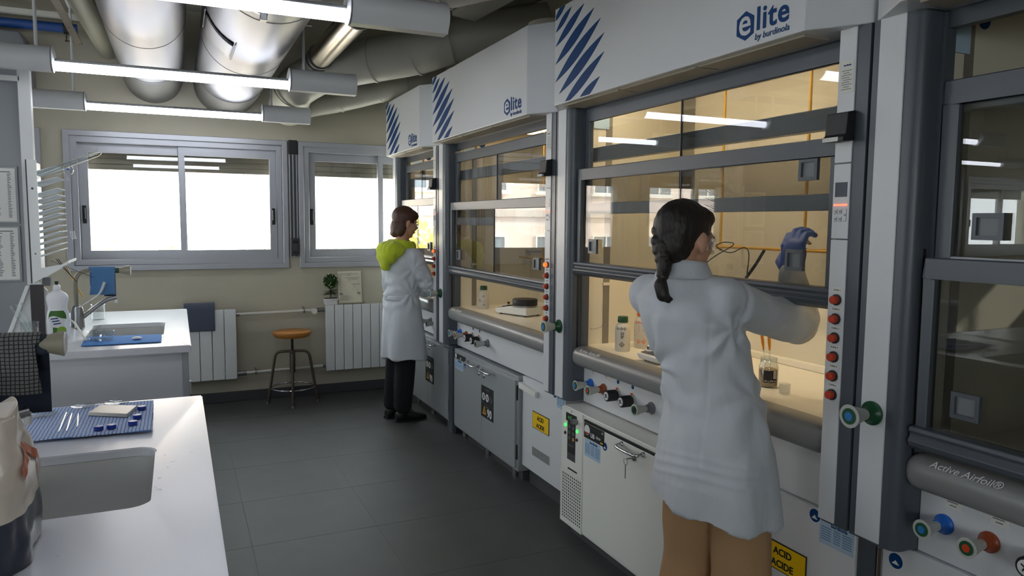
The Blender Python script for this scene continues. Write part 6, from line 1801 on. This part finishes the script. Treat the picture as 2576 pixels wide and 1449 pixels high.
# hair: cap, back of the head and braid
hr = MB()
def H1(x, y, z): return HC + F1 @ Vector((x, y, z))
hr.ell(H1(-0.024, 0.002, 0.030), (0.098, 0.079, 0.094), 28, 18, F1)
hr.ell(H1(-0.052, 0, -0.022), (0.060, 0.070, 0.070), 24, 14, F1)
hr.ell(H1(0.018, 0, 0.072), (0.062, 0.066, 0.040), 24, 12, F1)
hr.ell(H1(0.020, 0.062, 0.025), (0.040, 0.018, 0.045), 18, 12, F1)
hair = part_from('hair', blob(hr, 0.006, 2, lambda p: 0.002 * noise.noise(p * 55)), 'hair_dark', W1)
br = MB()
BP = [V(1.375, 1.880, 1.545), V(1.355, 1.862, 1.500), V(1.352, 1.850, 1.460), V(1.355, 1.838, 1.425), V(1.345, 1.830, 1.405), V(1.336, 1.822, 1.390)]
for i in range(15):
    t = i / 14 * (len(BP) - 1.001); k = int(t); p = BP[k].lerp(BP[k + 1], t - k)
    s = (-1) ** i
    rr = 0.026 - 0.010 * i / 14
    br.ell(p + r1 * s * 0.011 * (1 - i / 22), (rr, rr, rr * 0.85), 14, 10)
br.tube([BP[0], BP[2], BP[4]], [0.02, 0.017, 0.012], 10)
part_from('braid', blob(br, 0.005, 1), 'hair_dark', W1)
MB().lathe([(0.009, -0.006), (0.015, -0.003), (0.015, 0.003), (0.009, 0.006)], BP[-1], (0.3, 0.2, 1), 16).build('hair_tie', 'cloth_black', W1, smooth=0.8)
tl = MB()
limb(tl, [BP[-1], V(1.328, 1.818, 1.365), V(1.333, 1.812, 1.335), V(1.347, 1.803, 1.318)], [0.012, 0.021, 0.020, 0.008], 14, 4)
limb(tl, [V(1.333, 1.812, 1.338), V(1.358, 1.795, 1.322)], [0.012, 0.003], 10, 3)
part_from('braid_tail', blob(tl, 0.004, 1), 'hair_dark', W1)
# safety glasses
def gog(u, v, R_=0.094):
    a = math.radians(-78 + 156 * u)
    return H1(-0.004 + (R_ + 0.012 * math.cos(a)) * math.cos(a), R_ * 0.86 * math.sin(a), -0.030 + 0.056 * v)
gg = MB().grid(gog, 24, 6).build('safety_glasses', 'goggle_glass', W1, smooth='all', thick=0.0015)
for s in (0, 1):
    p = gog(s, 0.75); q = H1(-0.01, 0.076 * (1 if s else -1), 0.008)
    MB().bar(p, q, 0.003, 0.008).build('temple_arm', 'goggle_glass', gg)
# white coat
ct = MB()
rings_of(ct, [((1.513, 1.764, 0.668), 0.205, 0.150, -0.030), ((1.516, 1.768, 0.74), 0.196, 0.146, -0.012), ((1.520, 1.775, 0.86), 0.182, 0.138, 0), ((1.520, 1.786, 0.98), 0.160, 0.122, 0), ((1.510, 1.806, 1.08), 0.147, 0.112, 0),
              ((1.490, 1.830, 1.17), 0.156, 0.116, 0), ((1.470, 1.852, 1.26), 0.168, 0.118, 0), ((1.460, 1.866, 1.315), 0.166, 0.105, 0.004), ((1.455, 1.869, 1.355), 0.120, 0.085, 0.004), ((1.452, 1.869, 1.395), 0.074, 0.070, 0)], f1, r1)
limb(ct, [LS.lerp(RS, 0.5), RS + V(0.01, -0.004, -0.004), RS.lerp(RE, 0.5) + V(0, -0.012, -0.008), RE + V(0.006, -0.016, -0.004), RE.lerp(RW, 0.55), RW], [0.075, 0.070, 0.066, 0.070, 0.052, 0.042], 18, 4)
limb(ct, [RS.lerp(LS, 0.5), LS, LS.lerp(LE, 0.5), LE, LE.lerp(LW, 0.55), LW], [0.075, 0.068, 0.062, 0.060, 0.048, 0.042], 18, 4)
fb = fabric(2.0, 0.004, 11)
def pinch(p, c, n, R, k, amp, ph=0.0):
    """folds that radiate from a point where the cloth is pulled"""
    v = p - c; r = v.length
    if r > R * 2.6 or r < 1e-4: return 0.0
    n = n.normalized(); u1 = n.orthogonal().normalized(); u2 = n.cross(u1)
    a = math.atan2(v.dot(u2), v.dot(u1)) + 0.5 * noise.noise(p * 9)
    w = math.exp(-(r / R) ** 2) * min(1.0, r / 0.07) ** 2
    c_ = math.cos(a * k + ph)
    return amp * w * (c_ + 0.35 * (abs(c_) ** 4) * (1 if c_ > 0 else -0.4))
def hem_folds(p, c, z0, z1, amp, k, ph):
    if p.z > z1: return 0.0
    a = math.atan2(p.y - c[1], p.x - c[0])
    return amp * (z1 - p.z) / (z1 - z0) * math.sin(a * k + ph + 2.0 * noise.noise(Vector((p.x * 4, p.y * 4, p.z * 3))))
def coat_disp(p):
    d = fb(p)
    d += pinch(p, V(1.400, 1.925, 1.085), -f1 - r1 * 0.4, 0.17, 7, 0.011)
    d += pinch(p, V(1.560, 1.640, 1.020), r1 - f1 * 0.3, 0.17, 6, 0.007, 1.0)
    d += pinch(p, RS + V(-0.01, -0.02, -0.09), r1 - f1 * 0.5, 0.12, 6, 0.008, 0.4)
    d += pinch(p, RE + V(0.035, 0.03, 0.05), V(0.4, -0.9, 0.1), 0.11, 7, 0.012)
    d += hem_folds(p, (1.515, 1.77), 0.66, 0.98, 0.010, 6, 0.6)
    s = math.exp(-((p.z - 0.81) / 0.05) ** 2) * max(0.0, min(1.0, -(p - V(1.515, 1.77, 0)).dot(f1) * 14))
    d += 0.0035 * s * (1 - 2 * abs(math.sin(p.z * 85 + 3 * noise.noise(p * 5))) ** 0.7)
    ax = (RE - RS).normalized(); t = (p - RS).dot(ax)
    if (p - RS - ax * t).length < 0.14 and p.z > 1.15:
        d -= 0.0045 * math.exp(-((t - 0.030) / 0.006) ** 2)
        d += 0.003 * math.exp(-((t - 0.047) / 0.010) ** 2)
    bk = (p - V(1.49, 1.83, 0)).dot(f1)
    if bk < -0.02 and 0.70 < p.z < 1.27:
        sd = (p - V(1.49, 1.82, 0)).dot(r1)
        d -= 0.0025 * math.exp(-((sd - 0.080) / 0.004) ** 2)
    return d
coat = part_from('lab_coat', blob(ct, 0.0062, 5, coat_disp), 'coat_white', W1)
cm = MB()
def collar1(u, v):
    a = 2 * PI * (u * 0.86 + 0.07)
    k = 0.066 + 0.020 * v
    return V(1.452, 1.869, 0) + f1 * (k * math.cos(a)) + r1 * (k * 1.06 * math.sin(a)) + V(0, 0, 1.425 - 0.042 * v + 0.016 * (1 - math.cos(a)) / 2 * (1 - v) * 1.0)
MB().grid(collar1, 40, 6).build('collar', 'coat_white', coat, smooth='all', thick=0.005)
def collar_in(u, v):
    a = 2 * PI * (u * 0.86 + 0.07)
    k = 0.064 + 0.004 * v
    return V(1.452, 1.869, 0) + f1 * (k * math.cos(a)) + r1 * (k * 1.06 * math.sin(a)) + V(0, 0, 1.385 + 0.040 * v + 0.016 * (1 - math.cos(a)) / 2 * v)
MB().grid(collar_in, 40, 6).build('collar_stand', 'coat_white', coat, smooth='all', thick=0.004)
# gloves
gl = MB()
hand(gl, RW + V(0.002, 0.0, 0.0), V(0.06, 0.055, 0.20), V(0.9, 0.1, -0.2), 1, 0.75, 1.28)
part_from('glove', blob(gl, 0.0036, 2), 'glove_blue', W1)
gl = MB()
hand(gl, LW, V(0.20, -0.06, 0.03), V(0.1, 0.0, -1), -1, 0.5, 1.12)
part_from('glove', blob(gl, 0.0036, 2), 'glove_blue', W1)
# trousers and shoes
tm = MB()
rings_of(tm, [((1.52, 1.78, 0.80), 0.142, 0.108, 0), ((1.52, 1.78, 0.90), 0.138, 0.102, 0), ((1.515, 1.80, 1.0), 0.125, 0.095, 0)], f1, r1)
for a, b, c in ((hipR, kR, aR), (hipL, kL, aL)): limb(tm, [a, a.lerp(b, 0.5), b, c + V(0, 0, 0.02)], [0.088, 0.094, 0.090, 0.085], 20, 4)
part_from('trousers', blob(tm, 0.009, 3, fabric(5.0, 0.007, 8)), 'trouser_tan', W1)
def shoe(par, ank, f, mat, hgt=0.085, L=0.25, name='shoe'):
    m = MB(); f = Vector(f).normalized(); r = Vector((f.y, -f.x, 0)); a = Vector((ank.x, ank.y, 0))
    m.rings([(a - f * 0.06 + V(0, 0, 0.035), r * 0.030, V(0, 0, 0.034)), (a - f * 0.03 + V(0, 0, 0.045), r * 0.038, V(0, 0, 0.044)), (a + f * 0.04 + V(0, 0, 0.045), r * 0.042, V(0, 0, 0.044)), (a + f * 0.11 + V(0, 0, 0.032), r * 0.048, V(0, 0, 0.031)), (a + f * 0.165 + V(0, 0, 0.024), r * 0.040, V(0, 0, 0.023)), (a + f * 0.19 + V(0, 0, 0.018), r * 0.02, V(0, 0, 0.016))], 20, 2.6)
    if hgt > 0.1: m.tube([a + V(0, 0, 0.05), a + V(0, 0, hgt)], [0.045, 0.05], 16)
    sh = part_from(name, blob(m, 0.006, 2), mat, par)
    MB().rings([(a - f * 0.065 + V(0, 0, 0.010), r * 0.030, V(0, 0, 0.009)), (a + f * 0.02 + V(0, 0, 0.008), r * 0.040, V(0, 0, 0.007)), (a + f * 0.11 + V(0, 0, 0.008), r * 0.050, V(0, 0, 0.007)), (a + f * 0.185 + V(0, 0, 0.009), r * 0.026, V(0, 0, 0.007))], 16, 4).build('sole', 'cloth_black', sh, smooth=0.7)
shoe(W1, aR, f1, 'boot_black'); shoe(W1, aL, f1, 'boot_black')

# ---------------------------------------------------------------- far woman
W2 = thing('person', 'woman with brown bob, lime hood and white coat at the farthest hood', 'person', (1.57, 5.44, 0.0))
f2 = Vector((0.914, 0.405, 0)).normalized(); r2 = Vector((f2.y, -f2.x, 0))
HC2 = Vector((1.608, 5.485, 1.545)); F2 = frame_of((0.99, -0.02, -0.26))
NK2 = Vector((1.575, 5.47, 1.40))
RS2, RE2, RW2 = V(1.628, 5.315, 1.285), V(1.720, 5.290, 1.075), V(1.915, 5.345, 1.025)
LS2, LE2, LW2 = V(1.490, 5.615, 1.275), V(1.610, 5.660, 1.050), V(1.790, 5.520, 0.995)
body = MB()
head_shapes(body, HC2, F2, NK2)
C2 = V(1.562, 5.445, 0)
rings_of(body, [(C2 + V(0, 0, 0.80), 0.13, 0.10, 0), (C2 + V(0, 0, 0.95), 0.12, 0.09, 0), (C2 + V(0, 0, 1.10), 0.11, 0.085, 0), (C2 + V(0, 0.01, 1.22), 0.125, 0.088, 0), (C2 + V(0, 0.02, 1.30), 0.12, 0.07, 0), (C2 + V(0, 0.02, 1.36), 0.06, 0.055, 0)], f2, r2)
limb(body, [RS2, RE2, RW2], [0.045, 0.036, 0.026]); limb(body, [LS2, LE2, LW2], [0.045, 0.036, 0.026])
hand(body, RW2, V(0.2, 0.04, -0.01), V(0, 0, -1), -1, 0.4)
hand(body, LW2, V(0.2, -0.02, -0.01), V(0, 0, -1), -1, 0.3)
hR2, hL2 = C2 + V(0, 0, 0.84) + r2 * 0.075, C2 + V(0, 0, 0.84) - r2 * 0.075
kR2, kL2 = V(1.580, 5.42, 0.46), V(1.535, 5.53, 0.46)
aR2, aL2 = V(1.565, 5.440, 0.085), V(1.520, 5.575, 0.085)
for a, b, c in ((hR2, kR2, aR2), (hL2, kL2, aL2)): limb(body, [a, b, c], [0.085, 0.055, 0.036])
bo2 = part_from('body', blob(body, 0.006, 3), 'skin', W2)
face_details(bo2, HC2, F2)
def H2f(x, y, z): return HC2 + F2 @ Vector((x, y, z))
hr = MB()
hr.ell(H2f(-0.022, 0, 0.034), (0.098, 0.083, 0.090), 28, 18, F2)
hr.ell(H2f(-0.050, 0, -0.045), (0.060, 0.076, 0.085), 24, 14, F2)
hr.ell(H2f(-0.030, 0.060, -0.050), (0.045, 0.026, 0.075), 18, 12, F2)
hr.ell(H2f(-0.036, -0.060, -0.050), (0.038, 0.026, 0.075), 18, 12, F2)
hr.ell(H2f(-0.060, 0.0, -0.105), (0.040, 0.062, 0.030), 18, 12, F2)
hr.ell(H2f(0.030, 0, 0.062), (0.056, 0.066, 0.044), 24, 12, F2)
part_from('hair', blob(hr, 0.006, 1, lambda p: 0.002 * noise.noise(p * 60)), 'hair_brown', W2)
for s in (-1, 1):
    rg_ = [H2f(0.088 + 0.002 * math.cos(a), s * 0.032 + 0.022 * math.cos(a), -0.004 + 0.018 * math.sin(a)) for a in [i * PI / 10 for i in range(21)]]
    MB().tube(rg_, 0.0016, 6, caps=False).build('glasses_rim', 'steel_rough', W2, smooth=0.9)
    MB().bar(H2f(0.088, s * 0.054, 0.0), H2f(0.0, s * 0.078, 0.004), 0.002, 0.004).build('glasses_arm', 'steel_rough', W2)
ct = MB()
rings_of(ct, [(V(1.575, 5.425, 0.505), 0.190, 0.150, 0.0), (V(1.572, 5.43, 0.62), 0.180, 0.145, 0), (V(1.568, 5.435, 0.78), 0.170, 0.135, 0), (V(1.563, 5.44, 0.93), 0.152, 0.118, 0), (V(1.560, 5.445, 1.05), 0.152, 0.115, 0), (V(1.558, 5.455, 1.18), 0.166, 0.118, 0), (V(1.560, 5.465, 1.265), 0.166, 0.108, 0), (V(1.562, 5.467, 1.315), 0.12, 0.085, 0), (V(1.565, 5.468, 1.35), 0.07, 0.065, 0)], f2, r2)
limb(ct, [RS2.lerp(LS2, 0.5), RS2, RS2.lerp(RE2, 0.5), RE2, RE2.lerp(RW2, 0.5), RW2], [0.075, 0.068, 0.060, 0.058, 0.050, 0.042], 18, 4)
limb(ct, [RS2.lerp(LS2, 0.5), LS2, LS2.lerp(LE2, 0.5), LE2, LE2.lerp(LW2, 0.5), LW2 - V(0.02, 0, 0)], [0.075, 0.068, 0.060, 0.058, 0.048, 0.042], 18, 4)
fb2 = fabric(9.0, 0.007, 9)
def coat2_disp(p):
    d = 0.6 * fb2(p)
    d += pinch(p, V(1.45, 5.55, 1.00), -f2 - r2 * 0.3, 0.15, 9, 0.012)
    d += pinch(p, V(1.60, 5.33, 1.02), r2 - f2 * 0.5, 0.13, 8, 0.010, 0.7)
    d += pinch(p, RS2 + V(-0.02, 0, -0.08), r2 - f2 * 0.5, 0.10, 8, 0.008)
    d += pinch(p, RE2 + V(0.03, 0, 0.04), r2, 0.09, 9, 0.008)
    d += hem_folds(p, (1.57, 5.43), 0.5, 0.90, 0.012, 5, 0.0)
    return d
coat2 = part_from('lab_coat', blob(ct, 0.0085, 4, coat2_disp), 'coat_white', W2)
bb = MB().grid(lambda u, v: C2 + V(0, 0, 0.955 + 0.035 * v) - f2 * (0.120 * math.cos(-0.9 + 1.8 * u)) + r2 * (0.158 * math.sin(-0.9 + 1.8 * u)), 20, 4)
bb.build('back_belt', 'coat_white', coat2, smooth='all', thick=0.004)
# lime hood lying on the back
hd = MB()
for i in range(24):
    a = i * 2 * PI / 24
    p = V(1.566, 5.472, 1.365) + f2 * (0.080 * math.cos(a)) + r2 * (0.092 * math.sin(a)) + V(0, 0, 0.012 * math.cos(a) * -1)
    hd.ell(p, (0.034, 0.034, 0.045), 12, 8)
Fh = frame_of(f2)
hd.ell(V(1.520, 5.445, 1.335) - f2 * 0.055, (0.085, 0.135, 0.070), 24, 14, Fh)
hd.ell(V(1.500, 5.440, 1.285) - f2 * 0.070, (0.058, 0.100, 0.065), 24, 14, Fh)
hd.ell(V(1.495, 5.440, 1.235) - f2 * 0.075, (0.038, 0.050, 0.055), 20, 12, Fh)
part_from('lime_hood', blob(hd, 0.008, 3, fabric(4.0, 0.010, 14)), 'hoodie_lime', W2)
for w_, d_, t_ in ((RW2, V(0.2, 0.04, -0.01), -1), (LW2, V(0.2, -0.02, -0.01), -1)):
    gl = MB(); hand(gl, w_, d_, V(0, 0, -1), t_, 0.35, 1.1)
    part_from('glove', blob(gl, 0.0045, 2), 'glove_blue', W2)
tm = MB()
rings_of(tm, [(C2 + V(0, 0, 0.78), 0.135, 0.102, 0), (C2 + V(0, 0, 0.95), 0.118, 0.09, 0)], f2, r2)
for a, b, c in ((hR2, kR2, aR2), (hL2, kL2, aL2)): limb(tm, [a, b, c + V(0, 0, 0.04)], [0.082, 0.078, 0.072], 20, 6)
part_from('trousers', blob(tm, 0.010, 3, fabric(7.0, 0.006, 9)), 'cloth_black', W2)
shoe(W2, aR2, V(1, 0.05, 0), 'boot_black', 0.16, name='boot'); shoe(W2, aL2, V(0.95, 0.3, 0), 'boot_black', 0.16, name='boot')
